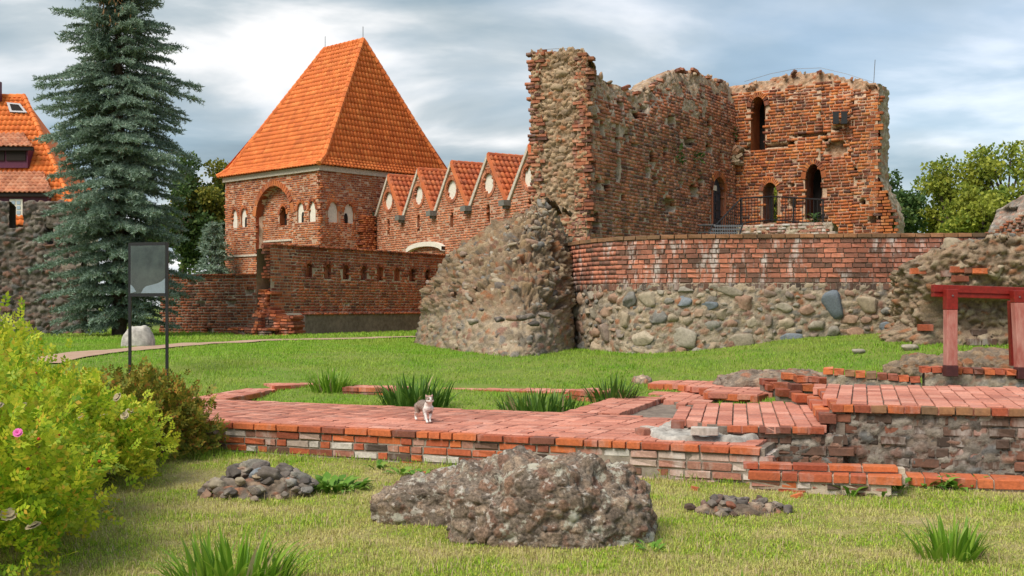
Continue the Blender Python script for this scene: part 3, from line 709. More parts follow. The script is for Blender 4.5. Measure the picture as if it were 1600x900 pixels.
# ================================================================== GABLED HALL
kf = 0.954
def near(p): return np.array([p[0] * kf, p[1] * kf])
g1, g4 = near((-6.65, 62.0)), near((-1.1, 53.3)); gd = (g4 - g1) / np.linalg.norm(g4 - g1); gs = np.linalg.norm(g4 - g1) / 3
NG = 6; GVZ, GPZ = CAMH + 4.68 * kf, CAMH + 7.0 * kf
hall = thing('gabled_hall', P3(g1, 0.9), 'long brick hall with a row of pointed gables and round white windows', 'building')
wg = Wall([g1 - gd * gs / 2, g1 + gd * gs * (NG - 0.5)])
def gtop(s): return GVZ + (GPZ - GVZ) * (1 - np.abs(((np.asarray(s) / gs) % 1) - 0.5) * 2)
OC = [((i + 0.5) * gs, GVZ + 0.55 * (GPZ - GVZ) - 0.28) for i in range(NG)]; OR = 0.47
def hole_g(s, z):
    r = np.zeros(len(s), bool)
    for (a, b) in OC: r |= (s - a) ** 2 + (z - b) ** 2 < OR ** 2
    for (a, b) in OC: r |= arch_in(a, b - 1.75, 0.28, 0.66, 0.18)(s, z)
    return r
kg = lambda s, z: (z < gtop(s) - 0.10) & ~hole_g(s, z)
V, Fc = join_boxes(*course_boxes(wg, 0, wg.L, 0.6, GPZ, kg, lambda s, z: 0.015 * n2d(s, z, 0.8, 9), 0.29, 0.112, 0.026, 0.14, 11), 0.004)
mk('brick_courses', V, Fc, M_gable, hall, kind='stuff')
relief('mortar_bed', wg, 0, wg.L, 0.6, lambda s: gtop(s) - 0.06, lambda s, z: 0.015 * n2d(s, z, 0.8, 9) - 0.006, M_mortar_far, hall, 0.06, hole_g, bumpy=0.004)
nrm = np.array([gd[1], -gd[0]])
for i in range(NG):
    a, b = OC[i]
    circ = [(a + OR * math.cos(2 * math.pi * k / 28), b + OR * math.sin(2 * math.pi * k / 28)) for k in range(28)]
    win = panel(wg, circ, -0.1, M_white, hall, 'round_window'); reveal(wg, circ, 0.0, -0.24, M_gable, win, 'reveal', True)
    ring = MB()
    for k in range(26):
        t0, t1 = 2 * math.pi * (k + .06) / 26, 2 * math.pi * (k + .94) / 26
        q = [(a + r * math.cos(t), b + r * math.sin(t)) for r, t in ((OR, t0), (OR, t1), (OR + .15, t1), (OR + .15, t0))]
        V8 = [wg.at(s, z, .03) for s, z in q] + [wg.at(s, z, -.06) for s, z in q]; ring.add(V8, [(0, 1, 2, 3), (0, 4, 5, 1), (1, 5, 6, 2), (2, 6, 7, 3), (3, 7, 4, 0)])
    ring.build('brick_ring', M_gable, hall)
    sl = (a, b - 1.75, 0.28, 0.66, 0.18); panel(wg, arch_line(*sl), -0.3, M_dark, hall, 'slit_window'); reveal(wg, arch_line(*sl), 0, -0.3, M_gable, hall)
    for sgn in (-1, 1):                               # sloping coping along both sides of the gable
        p0 = (a, GPZ + 0.05); p1 = (a + sgn * gs / 2, GVZ + 0.05); dx, dz = p1[0] - p0[0], p1[1] - p0[1]; l = math.hypot(dx, dz); nx, nz = -dz / l * 0.17, dx / l * 0.17
        if sgn > 0: nx, nz = -nx, -nz
        q = [p0, p1, (p1[0] + nx, p1[1] + nz), (p0[0] + (nx if abs(nx) < 0 else 0), p0[1] - 0.24)]
        if sgn > 0: q = q[::-1]
        panel(wg, q, 0.08, M_pale if sgn < 0 else M_tile_g, hall, 'gable_coping', 0.3)
    vs_ = (i + 1) * gs
    gb = MB(); gb.box(wg.at(vs_, GVZ - 0.06, 0.14), (0.22, 0.22, 0.12), math.atan2(gd[1], gd[0])); gb.box(wg.at(vs_, GVZ - 0.2, 0.08), (0.13, 0.13, 0.10), math.atan2(gd[1], gd[0])); gb.build('gutter_block', M_gutter, hall)
    pk = lambda g, i=i: 0
    bd = -nrm * 6.0
    pkf = P3(g1 + gd * gs * i, GPZ); vr = P3(g1 + gd * gs * (i + 0.5), GVZ); vl = P3(g1 + gd * gs * (i - 0.5), GVZ); B3 = np.array([bd[0], bd[1], 0])
    tiles('roof', lambda f, a=vr, b=pkf: a + (b - a) * f, lambda f, a=vr + B3, b=pkf + B3: a + (b - a) * f, M_tile_g, hall, 0.31, 0.24, 20 + i)
    MB().add([vl, vl + B3, pkf + B3, pkf], [(0, 1, 2, 3)]).add([vl + B3, vr + B3, pkf + B3], [(0, 1, 2)]).build('roof_slope', M_tile_g, hall)
    ridge_tiles(pkf, pkf + B3, 0.11, M_tile_g, hall)
# pale hood over the arch at the foot of the facade, shutter beside the tower
s0_, z0_ = wg.uv(640, 392); s1_, _ = wg.uv(696, 392); zt = wg.uv(668, 378)[1]; hd = MB()
for k in range(14):
    q = []
    for kk in (k, k + 1):
        x = -1 + 2 * kk / 14; sx = (s0_ + s1_) / 2 + x * (s1_ - s0_) / 2; zz = z0_ + (zt - z0_) * math.sqrt(max(0, 1 - x * x * .96)); q.append((sx, zz))
    q = [q[0], q[1], (q[1][0], q[1][1] - 0.22), (q[0][0], q[0][1] - 0.22)]
    hd.add([wg.at(s, z, 0.22) for s, z in q] + [wg.at(s, z, -0.02) for s, z in q], [(3, 2, 1, 0), (0, 1, 5, 4), (2, 3, 7, 6)])
hd.build('pale_arch_hood', M_white, hall)
s0_, z0_ = wg.uv(588, 388); panel(wg, [(s0_ - .9, 1.0), (s0_ - .1, 1.0), (s0_ - .1, z0_ + 1.9), (s0_ - .9, z0_ + 1.9)], 0.1, M_green, hall, 'green_shutter')

# ================================================================== WALL WITH THE ROW OF NICHES, LOW WALL BESIDE IT
C0, C1 = PY(412, 478, 41.5)[:2], PY(720, 478, 52.0)[:2]
wc = Wall([C0, C1]); CTOP = CAMH + 98 * 42 / F
cren = thing('niche_wall', P3(C0, 0.85), 'red brick curtain wall with a row of small arched niches and a dark plinth', 'wall')
NI = []
for u in (482.5, 513, 540.5, 568.5, 594.5, 620.5, 645, 668):
    s, z = wc.uv(u, 434 + (u - 482) * 0.034); NI.append((s, z, 0.36, 0.40, 0.15))
edge = lambda z: 0.55 * np.abs(n2d(z, z * 0 + 3, 1.3, 12)) + 0.35 * ((z > 2.0) & (z < 2.9)) - 0.6 * sst(2.1 - z, 0, 1.0)
def nic(s, z, grow=0.0):
    r = np.zeros(len(s), bool)
    for a in NI: r |= arch_in(*a, grow=grow)(s, z)
    return r
dc = lambda s, z: np.where(nic(s, z), -0.17, 0.02 * n2d(s, z, 0.8, 5) - 0.10 * (n2d(s, z, 1.1, 77) > 0.62)) + 0.10 * (z < 1.62)
kc = lambda s, z: (s > edge(z)) & (n2d(s, z, 2.6, 14) > -0.80) & ~nic(s, z, .05)
emit(cren, course_boxes(wc, -0.7, wc.L, 0.7, CTOP - 0.09, kc, dc, 0.29, 0.108, 0.026, 0.15, 21), M_cren, 200, jit=0.005)
relief('mortar_bed', wc, 0.35, wc.L, 0.6, lambda s: np.full(len(s), CTOP - 0.08), lambda s, z: dc(s, z) - 0.012, M_mortar, cren, 0.06, nic, thick=0.7, bumpy=0.01)
for a in NI:
    panel(wc, arch_line(*a), -0.15, M_cren, cren, 'niche_back')
    reveal(wc, arch_line(*a), 0.0, -0.18, M_cren, cren, 'niche_reveal'); arch_ring(wc, *a, M_cren, cren, 0.02, 0.11, 7)
bx = course_boxes(wc, 0.3, wc.L, CTOP - 0.09, CTOP, lambda s, z: s > 0, lambda s, z: 0 * s + 0.06, 0.29, 0.09, 0.015, 0.5, 22); emit(cren, bx, M_cren, 0, rest='wall_coping')
s470, _ = wc.uv(470, 500)
panel(wc, [(s470, 0.6), (wc.L, 0.6), (wc.L, 1.56), (s470, 1.56)], 0.22, M_mortar_dk, cren, 'plinth', 0.3)
emit(cren, course_boxes(wc, s470 - 0.1, wc.L, 1.56, 1.64, lambda s, z: s > -9, lambda s, z: 0 * s + 0.27, 0.29, 0.08, 0.01, 0.32, 23), M_edge, 0, rest='plinth_coping')
D0, D1 = PY(250, 478, 45.5)[:2], PY(432, 478, 44.0)[:2]
wd = Wall([D0, D1]); DTOP = CAMH + 50 * 45 / F
low = thing('low_wall', P3(D0, 0.85), 'lower plain red brick wall running behind the spruce to the niche wall', 'wall')
dd = lambda s, z: 0.02 * n2d(s, z, 0.8, 15)
put = [wd.uv(u, v) for u, v in ((313.5, 476), (362.5, 473), (325, 517), (300, 440), (389, 455))]
kd = lambda s, z: ~np.any([(np.abs(s - a) < .16) & (np.abs(z - b) < .11) for a, b in put], axis=0)
emit(low, course_boxes(wd, 0, wd.L, 0.7, DTOP - 0.09, kd, dd, 0.29, 0.108, 0.026, 0.15, 24), M_cren, 120, jit=0.005)
relief('mortar_bed', wd, 0, wd.L, 0.6, lambda s: np.full(len(s), DTOP - .08), lambda s, z: dd(s, z) - 0.012 - 0.2 * (~kd(s, z)), M_mortar, low, 0.06, thick=0.6, bumpy=0.008)
emit(low, course_boxes(wd, 0, wd.L, DTOP - 0.09, DTOP, lambda s, z: s > -1, lambda s, z: 0 * s + 0.05, 0.15, 0.09, 0.015, 0.5, 25, 0), M_cren, 0, rest='wall_coping')
# broken brick steps at the foot of the two walls
stp = thing('ruined_steps', P3(PY(420, 520, 42.0)[:2], 0.85), 'heap of broken brick steps at the foot of the niche wall', 'steps')
ws = Wall([PY(366, 478, 41.8)[:2], PY(478, 478, 40.6)[:2]])
for k, (a, b, z0, z1, d, m) in enumerate([(0.0, 1.9, 0.72, 1.02, 0.25, M_darkbrick), (0.05, 2.0, 1.02, 1.12, 0.3, M_cren), (0.55, 1.7, 1.12, 1.5, -0.1, M_darkbrick), (0.7, 1.5, 1.5, 1.75, -0.3, M_cren), (1.75, 2.5, 0.72, 1.55, 0.05, M_cren), (0.85, 1.2, 1.75, 2.5, -0.35, M_cren)]):
    emit(stp, course_boxes(ws, a, b, z0, z1, lambda s, z: s > -1, lambda s, z, d=d: 0 * s + d + 0.03 * n2d(s, z, 3, 3), 0.29, 0.1, 0.015, 0.7, 30 + k), m, 60, worn=True)

# ================================================================== OLD STONE WALL AT THE LEFT, HOUSE BEHIND IT
E0, E1 = PY(-60, 478, 43.0)[:2], PY(128, 478, 43.5)[:2]
we = Wall([E0, E1]); stw = thing('fieldstone_wall', P3(E1, 0.85), 'dark rough fieldstone wall with a crenel gap and a square loophole', 'wall')
uS = lambda u, v=400: we.uv(u, v)[0]
g0, g1_ = uS(15), uS(37); zt1 = we.uv(60, 315)[1]; zt0 = we.uv(25, 352)[1]
def etop(s):
    t = np.where((s > g0) & (s < g1_), zt0, zt1) + 0.10 * n2d(s, s * 0, 1.6, 4); return t - 0.9 * sst(s, uS(108), uS(120)) - 0.5 * sst(s, uS(113), uS(116))
lp = [we.uv(78, 366) + (0.13, 0.36), we.uv(113, 383) + (0.16, 0.14), we.uv(22, 330) + (0, 0)]
lh = lambda s, z: np.any([(np.abs(s - a) < c) & (np.abs(z - b) < d) for a, b, c, d in lp[:2]], axis=0)
zmin_ = float(zt0) - .12
for a_, b_, t_ in ((0, we.L, lambda s: np.minimum(etop(s), zmin_)), (0, g0, etop), (g1_, we.L, etop)):
  relief('rubble_core', we, a_, b_, 0.6 if t_ is not etop else (lambda s: np.minimum(etop(s) - .05, zmin_ - .05)), t_, lambda s, z: 0.05 * n2d(s, z, 0.9, 8) - 0.5 * lh(s, z) + 0.0 * z, M_rubble, stw, 0.05, thick=0.9, pal=GREY_COL, sc=3.4, amp=0.12, mort=(0.17, 0.14, 0.115))
Sx = pack(0, we.L, lambda s: 0.75, lambda s: float(etop(np.array([s]))[0]), (0.34, 0.10), 3, tries=2600, ok=lambda s, z: not lh(np.array([s]), np.array([z]))[0] and z < min(float(etop(np.array([s + q]))[0]) for q in (-.35, 0, .35)) - .15)
set_stones(we, Sx, M_stone_dk, stw, 0.04, 0.3, 300, seed=3, hi=9)

HY = 57.0
house = thing('orange_roof_house', PY(30, 478, HY) * [1, 1, 0] + [0, 0, 0.9], 'house with a bright orange tiled roof, shed dormers and plum window frames', 'house')
r0, r1 = PY(-140, 150, HY + 3), PY(37, 151, HY + 3); r0[2] = r1[2]
e0, e1 = PY(-200, 345, HY - 1.5), PY(126, 352, HY - 1.5); e0[2] = e1[2]
tiles('roof', lambda f: e0 + (r0 - e0) * f, lambda f: e1 + (r1 - e1) * f, M_tile_h, house, 0.34, 0.25, 31)
bkp = r1 + [3.2, 4.5, -6.1]; MB().add([e1, bkp, r1], [(0, 1, 2)]).add([bkp, bkp - [16, 0, 0], r0, r1], [(0, 1, 2, 3)]).build('roof_back', M_tile_h, house)
ridge_tiles(e1 + [0, 0, .05], r1 + [0, 0, .05], 0.13, M_tile_h, house, 'hip_tiles'); ridge_tiles(r0, r1, 0.14, M_tile_h, house)
hb = MB(); hb.prism([e0[:2] + [0, .6], e1[:2] + [-.7, .6], bkp[:2] + [-.7, -.6], bkp[:2] - [16, .6]], 0.7, e1[2] + 0.0); hb.build('wall', M_white, house)
def roofp(u, v):           # point of the roof slope seen at a pixel
    n = np.cross(e1 - e0, r1 - e1); d = PY(u, v, 1.0) - [0, 0, CAMH]; c = np.array([0, 0, CAMH]); k = (e0 - c).dot(n) / d.dot(n); return c + d * k
def dormer(u0, u1, vt, vb, vw, lab, grid):
    tl, tr = roofp(u0, vt), roofp(u1 - 14, vt); out = 1.75
    bl, br = PY(u0, vb, tl[1] - out), PY(u1, vb, tl[1] - out); bl[2] = br[2]; bl[0] = tl[0] - .3
    dm = tiles('dormer_roof', lambda f: bl + (tl - bl) * f, lambda f: br + (tr - br) * f, M_tile_o, house, 0.3, 0.24, 40 + u1)
    wz0 = br[2] - 1.0 if not grid else br[2] - 1.6; xr = br[0] - 0.35; y = br[1] + 0.25
    MB().box(((bl[0] + xr) / 2, y + .9, (wz0 + br[2]) / 2 - .02), ((xr - bl[0]) / 2, 0.9, (br[2] - wz0) / 2)).build('dormer_front', M_purple, house)
    MB().box(((bl[0] + br[0]) / 2, y - .16, br[2] - 0.09), ((br[0] - bl[0]) / 2, 0.05, 0.09)).build('fascia', M_dark, house)
    if grid:
        a, b = PY(17, 313, y - .04), PY(33.5, 336, y - .04); cxm, czm = (a[0] + b[0]) / 2, (a[2] + b[2]) / 2; hw, hh = (b[0] - a[0]) / 2, (a[2] - b[2]) / 2
        fr = MB().box((cxm, y - .03, czm), (hw + .06, .03, hh + .06)).build('window', M_white, house)
        for ix in (-1, 1):
            for iz in (-1, 0, 1): MB().box((cxm + ix * hw / 2, y - .07, czm + iz * hh * .667), (hw / 2 - .04, .012, hh / 3 - .04)).build('pane', M_glass, fr)
    else:
        for a, b in ((-30, 7), (10, 40)):
            p, q = PY(a, vb + 6, y - .03), PY(b, vb + 22, y - .03); MB().box(((p[0] + q[0]) / 2, y - .03, (p[2] + q[2]) / 2), ((q[0] - p[0]) / 2, .03, (p[2] - q[2]) / 2)).build('dormer_window', M_dark, house)
dormer(-60, 51, 208, 229, 255, 'upper', False); dormer(-60, 82, 268, 301, 336, 'lower', True)
sk = [roofp(12, 163), roofp(33, 165), roofp(44, 179), roofp(17, 178)]; nn = np.cross(sk[1] - sk[0], sk[3] - sk[0]); nn /= np.linalg.norm(nn); nn = nn if nn[1] < 0 else -nn
cs = sum(sk) / 4; mb = MB(); V8 = [p + nn * .16 for p in sk] + [p for p in sk]; mb.add(V8, [(0, 1, 2, 3), (0, 4, 5, 1), (1, 5, 6, 2), (2, 6, 7, 3), (3, 7, 4, 0)]); sko = mb.build('skylight', M_steel, house)
MB().add([cs + (p - cs) * .66 + nn * .18 for p in sk], [(0, 1, 2, 3)]).build('pane', M_dark, sko)
MB().box(PY(-3, 143, HY + 2.6), (0.14, 0.14, 0.5)).build('vent_pipe', M_purple, house)

# ================================================================== THE RUINED KEEP
K0, K1, K2 = np.array([2.16, 33.0]), np.array([8.17, 42.0]), np.array([12.55, 39.2])
keep_t = thing('ruined_keep', P3((4.5, 34.5), 3.0), 'tall ruined brick keep with ragged tops, arched openings and a rubble-filled broken end', 'ruin')
wP = Wall([(0.56, 33.55), K0]); wA = Wall([K0, K1]); wB = Wall([K1, K2])
def top_of(w, pix, k, q=0.09):
    P = np.array([w.uv(u, v) for u, v in pix]); o = np.argsort(P[:, 0]); P = P[o]
    def f(s):
        s = np.asarray(s, float); z = np.interp(s, P[:, 0], P[:, 1]); z = z + 0.10 * n2d(s, s * 0, 2.3, k) + 0.07 * n2d(s, s * 0, 7.0, k + 1)
        return np.round(z / q) * q
    return f
tP = top_of(wP, [(826, 78), (850, 78), (880, 75), (905, 78), (920, 84)], 1)
tA = top_of(wA, [(918, 84), (930, 98), (940, 112), (955, 122), (985, 134), (1010, 141), (1028, 133), (1045, 117), (1075, 107), (1100, 110), (1125, 120), (1150, 131)], 2)
tB = top_of(wB, [(1150, 131), (1170, 124), (1200, 119), (1240, 110), (1275, 108), (1310, 118), (1340, 125), (1372, 131)], 3)
def blobs(w, lst):
    P = []
    for (u, v, ru, rv, d) in lst:
        s, z = w.uv(u, v); s2, _ = w.uv(u + ru, v); _, z2 = w.uv(u, v - rv); P.append((s, z, abs(s2 - s), z2 - z, d))
    def f(s, z):
        r = np.zeros(len(s))
        wob = 0.35 * n2d(s, z, 3.1, 71)
        for a, b, c, e, d in P: r = np.maximum(r, 1.7 * d * (((s - a) / c) ** 2 + ((z - b) / e) ** 2 + wob < 1))
        return r
    return f
hA = blobs(wA, [(941, 205, 3, 18, .3), (966, 218, 3, 26, .3), (929, 186, 6, 7, .3), (928, 255, 5, 6, .3), (935, 288, 5, 12, .3), (949, 290, 4, 11, .3), (966, 262, 3, 20, .25), (982, 215, 3, 10, .25), (992, 226, 6, 4, .25), (1020, 250, 4, 14, .22), (1012, 268, 4, 9, .22), (1026, 283, 4, 12, .22), (1040, 238, 4, 11, .25), (1048, 320, 8, 12, .18), (1078, 222, 7, 8, .25), (1109, 195, 3, 17, .3), (1108, 232, 4, 9, .3), (1065, 286, 3, 7, .2), (1085, 300, 6, 12, .2), (930, 345, 8, 18, .2), (1050, 190, 5, 9, .15), (1000, 180, 7, 6, .15), (975, 310, 3, 7, .2), (1096, 285, 4, 16, .15), (1015, 170, 4, 5, .2), (975, 165, 4, 8, .25), (1142, 300, 3, 8, .2), (958, 160, 3, 10, .25)])
hB = blobs(wB, [(1265, 280, 0.1, 0.1, 0), (1235, 222, 5, 4, .35), (1291, 252, 3, 3, .4), (1289, 216, 4, 4, .35), (1306, 200, 8, 3, .25), (1337, 266, 4, 3, .4), (1236, 257, 2.5, 3, .4), (1237, 290, 3, 3, .4), (1163, 295, 5, 3, .35), (1305, 232, 16, 14, .16), (1350, 316, 4, 4, .35), (1335, 172, 4, 3, .2), (1180, 230, 18, 5, .14), (1215, 227, 25, 3, .2), (1265, 210, 28, 2.5, .16), (1240, 318, 8, 7, .3), (1366, 345, 7, 8, .2), (1170, 140, 8, 5, .12), (1360, 140, 9, 7, .12)])
# openings
def opening(w, u, v0, v1, wpx, rk=0.8):
    s, z0 = w.uv(u, v1); _, z1 = w.uv(u, v0); a, _ = w.uv(u - wpx / 2, v1); b, _ = w.uv(u + wpx / 2, v1); ww = abs(b - a); rise = min(ww * rk, (z1 - z0) * .5); return (s, z0, ww, z1 - z0 - rise, rise)
doorA = opening(wA, 1122.5, 276, 352, 20, 0.45)
winB = opening(wB, 1184, 151, 235, 22, 0.7); gapB = opening(wB, 1203, 285, 349, 22, 0.6); arcB = opening(wB, 1271, 256, 342, 26, 0.9)
opsB = [winB, gapB, arcB]
def inop(ops, s, z, g=0.0):
    r = np.zeros(len(s), bool)
    for a in ops: r |= arch_in(*a, grow=g)(s, z)
    return r
def erode(w, top, s, z, k, a=0.4):
    d = np.maximum(0, 1.5 - (top(s) - z)) / 1.5                    # the top has weathered back
    n = n2d(s, z, 0.85, k, 4); m = n2d(s, z, 3.2, k + 5, 3)
    return -0.30 * d ** 2 * (1 + n) - a * 0.25 * np.maximum(0, n - 0.18) * 3 - 0.05 * np.maximum(0, m) + 0.03 * m
dA = lambda s, z: erode(wA, tA, s, z, 41) - hA(s, z)
rubA = lambda s, z: ((tA(s) - z) < 0.55 + 0.55 * n2d(s, z, 1.2, 43)) | (n2d(s, z, 1.0, 44, 4) > 0.54) | ((n2d(s, z, 2.2, 46) > 0.25) & (tA(s) - z < 1.6))
sq = wB.uv(1335, 250)[0]
dB = lambda s, z: erode(wB, tB, s, z, 51, 0.25) - hB(s, z) + 0.22 * (s > sq) - 0.07 * ((np.abs(s - wB.uv(1305, 200)[0]) < .55) & (z > wB.uv(1305, 255)[1]))
flare = lambda z: wB.L + 0.10 * n2d(z, z * 0, 2.5, 8) + 0.45 * sst(wB.uv(1372, 265)[1] - z, 0.0, 2.0) + 0.12 * (z < wB.uv(1372, 300)[1])
rubB = lambda s, z: ((tB(s) - z) < 0.30 + 0.45 * n2d(s, z, 1.3, 53)) | (n2d(s, z, 1.3, 54, 4) > 0.60)
emit(keep_t, course_boxes(wA, 0.02, wA.L + .3, 2.6, 11.2, lambda s, z: (z < tA(s) - .05) & ~rubA(s, z) & (hA(s, z) < 0.15) & ~inop([doorA], s, z, .05), dA, 0.29, 0.108, 0.027, 0.18, 61, jit=0.010), M_keepA, 150, rest='wall_bricks', jit=0.006, worn=True)
emit(keep_t, course_boxes(wB, -.3, wB.L + 0.8, 3.0, 11.2, lambda s, z: (z < tB(s) - .05) & ~rubB(s, z) & (hB(s, z) < 0.22) & ~inop(opsB, s, z, .05) & (s < flare(z)), dB, 0.29, 0.108, 0.025, 0.18, 62, jit=0.008), M_keep, 150, rest='wall_bricks', jit=0.005, worn=True)
relief('rubble_core', wA, 0, wA.L + .9, 2.4, tA, lambda s, z: dA(s, z) - 0.042, M_rubble, keep_t, 0.045, lambda s, z: inop([doorA], s, z), 0.8, (), CORE_COL * [0.92, 0.78, 0.68], 6.5, 0.055, (0.46, 0.36, 0.28), calm=lambda s, z: ~rubA(s, z) & (hA(s, z) < .1))
relief('rubble_core', wB, -.9, wB.L - 0.05, 3.0, tB, lambda s, z: dB(s, z) - 0.038, M_rubble, keep_t, 0.045, lambda s, z: inop(opsB, s, z), 1.0, [(gapB[0] - gapB[2] / 2, gapB[0] + gapB[2] / 2)], CORE_COL * [1.0, 0.75, 0.62], 6.5, 0.05, (0.50, 0.34, 0.23), calm=lambda s, z: ~rubB(s, z) & (hB(s, z) < .13))
eb = MB()                       # the broken right end of the far wall runs back
wE = Wall([wB.at(wB.L - .02, 0, 0.17)[:2], wB.at(wB.L - .02, 0, -1.1)[:2]])
relief('broken_end', wE, 0, wE.L, 3.0, lambda s: np.full(len(s), float(tB(np.array([wB.L]))[0])), lambda s, z: np.maximum(0, (flare(z) - wB.L)) - 0.05, M_rubble, keep_t, 0.06, None, 0, (), CORE_COL, 5, 0.07, (0.40, 0.28, 0.2))
# broken cross-section of the near wall: brick skins with a rubble heart
spu = lambda u: wP.uv(u, 250)[0]
hrt = lambda s, z: (s > 0.30 + 0.16 * n2d(s * 0, z, 1.9, 65)) & (s < 1.36 + 0.14 * n2d(s * 0, z, 2.2, 66)) & (z > 4.45 + 0.4 * n2d(s, z, 1.0, 68)) & ((s > .35) | (z < 8.9))
dP = lambda s, z: 0.06 * n2d(s, z, 1.5, 67) - 0.06 * hrt(s, z) - 0.12 * np.maximum(0, n2d(s, z, 0.9, 69))
emit(keep_t, course_boxes(wP, -0.04, wP.L + 0.08, 2.6, 9.6, lambda s, z: (z < tP(s) - .04) & ~hrt(s, z), lambda s, z: dP(s, z) + 0.04, 0.29, 0.108, 0.02, 0.25, 63, jit=0.02), M_keepA, 200, rest='wall_bricks', worn=True)
relief('rubble_core', wP, 0, wP.L, 2.4, tP, lambda s, z: dP(s, z) - 0.03, M_rubble, keep_t, 0.035, None, 1.0, (), CORE_COL * [.95, .80, .66], 6.0, 0.10, (0.36, 0.26, 0.17))
Sp = pack(0.3, 1.42, lambda s: 4.6, lambda s: 9.0, (0.15, 0.05), 9, tries=1500, asp=1.9, ok=lambda s, z: bool(hrt(np.array([s]), np.array([z]))[0]))
set_stones(wP, Sp, M_stone_core, keep_t, dP, 0.7, 230, seed=4, hi=9)
for w, top, n, sd in ((wA, tA, 70, 5), (wB, tB, 36, 6), (wP, tP, 22, 7)):            # loose stones and brickbats along the tops
    rg = random.Random(sd)
    for i in range(n):
        s = rg.uniform(0.05, w.L - .1); d = -rg.uniform(0.02, 0.6); r = rg.uniform(.04, .09); z = float(top(np.array([s]))[0]) + rg.uniform(-.07, .015) + .22 * d
        if rg.random() < .5: brick_obj(w.at(s, z, d - .1), (.13, .07, .045), rg.uniform(0, 6.3), M_keepA, keep_t, tilt=(rg.uniform(-.4, .4), rg.uniform(-.4, .4)), worn=True)
        else: stone_obj(w.at(s, z, d - .1), (r * 1.4, r, r), (rg.uniform(0, 6), rg.uniform(0, 6), rg.uniform(0, 6)), M_stone_core, keep_t)
for a in opsB: reveal(wB, arch_line(*a), 0.0, -0.95, M_keep, keep_t); arch_ring(wB, *a, M_keep, keep_t, 0.02, 0.17, 13)
for a in (winB, arcB):
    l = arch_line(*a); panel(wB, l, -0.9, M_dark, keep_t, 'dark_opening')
reveal(wA, arch_line(*doorA), 0.05, -0.25, M_keepA, keep_t); arch_ring(wA, *doorA, M_keep, keep_t, 0.04, 0.2, 11)
dr = panel(wA, arch_line(*doorA), -0.16, M_door, keep_t, 'door')
for ix in (-1, 1):
    for iz in range(4):
        s, z0, w_, hs, rise = doorA; zc = z0 + .25 + iz * (hs / 4); panel(wA, [(s + ix * w_ * .23 - w_ * .15, zc), (s + ix * w_ * .23 + w_ * .15, zc), (s + ix * w_ * .23 + w_ * .15, zc + hs * .17), (s + ix * w_ * .23 - w_ * .15, zc + hs * .17)], -0.135, M_door, dr, 'door_panel')
s, z0, w_, hs, rise = doorA; panel(wA, [(s - .22, z0 + hs + .02), (s + .16, z0 + hs + .02), (s + .16, z0 + hs + .2), (s - .22, z0 + hs + .2)], -0.13, M_white, dr, 'door_plate')
# vault springer in the corner
rg = random.Random(3)
for i in range(16):
    p = wB.at(-0.05 + rg.uniform(-.25, .3), wB.uv(1152, 245)[1] + rg.uniform(-.3, .3), .12 + rg.uniform(0, .15)); brick_obj(p, (.15, .09, .06), rg.uniform(0, 3), M_stone_core, keep_t, 'springer_stone', (rg.uniform(-.7, .7), rg.uniform(-.7, .7)), True)
for u, v, h in ((1075, 107, .25), (1275, 108, .2)):
    pass
b_ = wB.at(wB.L - .35, float(tB(np.array([wB.L - .3]))[0]), -.4); MB().bar(b_, b_ + [0.05, 0, 0.85], 0.012, 5).build('lightning_rod', M_steel, keep_t)
def wire(w, top, pixs):
    pts = [w.at(*w.uv(u, v), -.2) for u, v in pixs]; MB().tube(pts, 0.009, 4).build('lightning_wire', M_steel, keep_t)
wire(wB, tB, [(1160, 126), (1200, 114), (1240, 106), (1280, 104.5), (1320, 114), (1362, 127)]); wire(wP, tP, [(836, 78), (848, 75), (862, 74), (880, 73.5), (895, 74)])
for u in (1309, 1322):          # floodlights
    s, z = wB.uv(u, 186); fl = thing('floodlight', wB.at(s, z - .25, .18), 'black floodlight fixed high on the right part of the keep wall', 'floodlight', 'floodlights on the keep wall')
    a = math.atan2(wB.tv[0][1], wB.tv[0][0]) + .3
    MB().box(wB.at(s, z, .22), (.10, .09, .20), a).box(wB.at(s, z + .2, .2), (.12, .11, .02), a).build('housing', M_iron, fl); MB().bar(wB.at(s, z - .1, -.15), wB.at(s, z - .05, .2), .025).build('bracket', M_iron, fl)

# ================================================================== earth behind the retaining wall
wpix = [(872, 29.2), (890, 28.3), (905, 27.6), (930, 26.8), (970, 26.0), (1020, 25.5), (1100, 25.15), (1300, 24.9), (1500, 24.7), (1700, 24.5), (1900, 24.4)]
wR = Wall([((u - 800) / F * Y, Y) for u, Y in wpix])
RT, RBz = CAMH + 113 * 25 / F, CAMH + 36 * 25 / F
Vg = []; nS, nT = 40, 24; back = Wall([(1.6, 36.0), (3.0, 46), (16, 46), (18, 38)])
for j in range(nT):
    f = j / (nT - 1)
    for i in range(nS):
        a = wR.at(wR.L * i / (nS - 1), 0, -0.25)[:2]; b = back.frame(back.L * i / (nS - 1))[0]; p = a + (b - a) * f
        z = RT - 0.28 - .3 * sst(f, .1, .4) + .05 * math.sin(i * 1.7 + j); Vg.append((p[0], p[1], z))
emb = mk('earth_bank', np.array(Vg), grid_faces(nT, nS), M_ground, smooth=True, kind='structure')
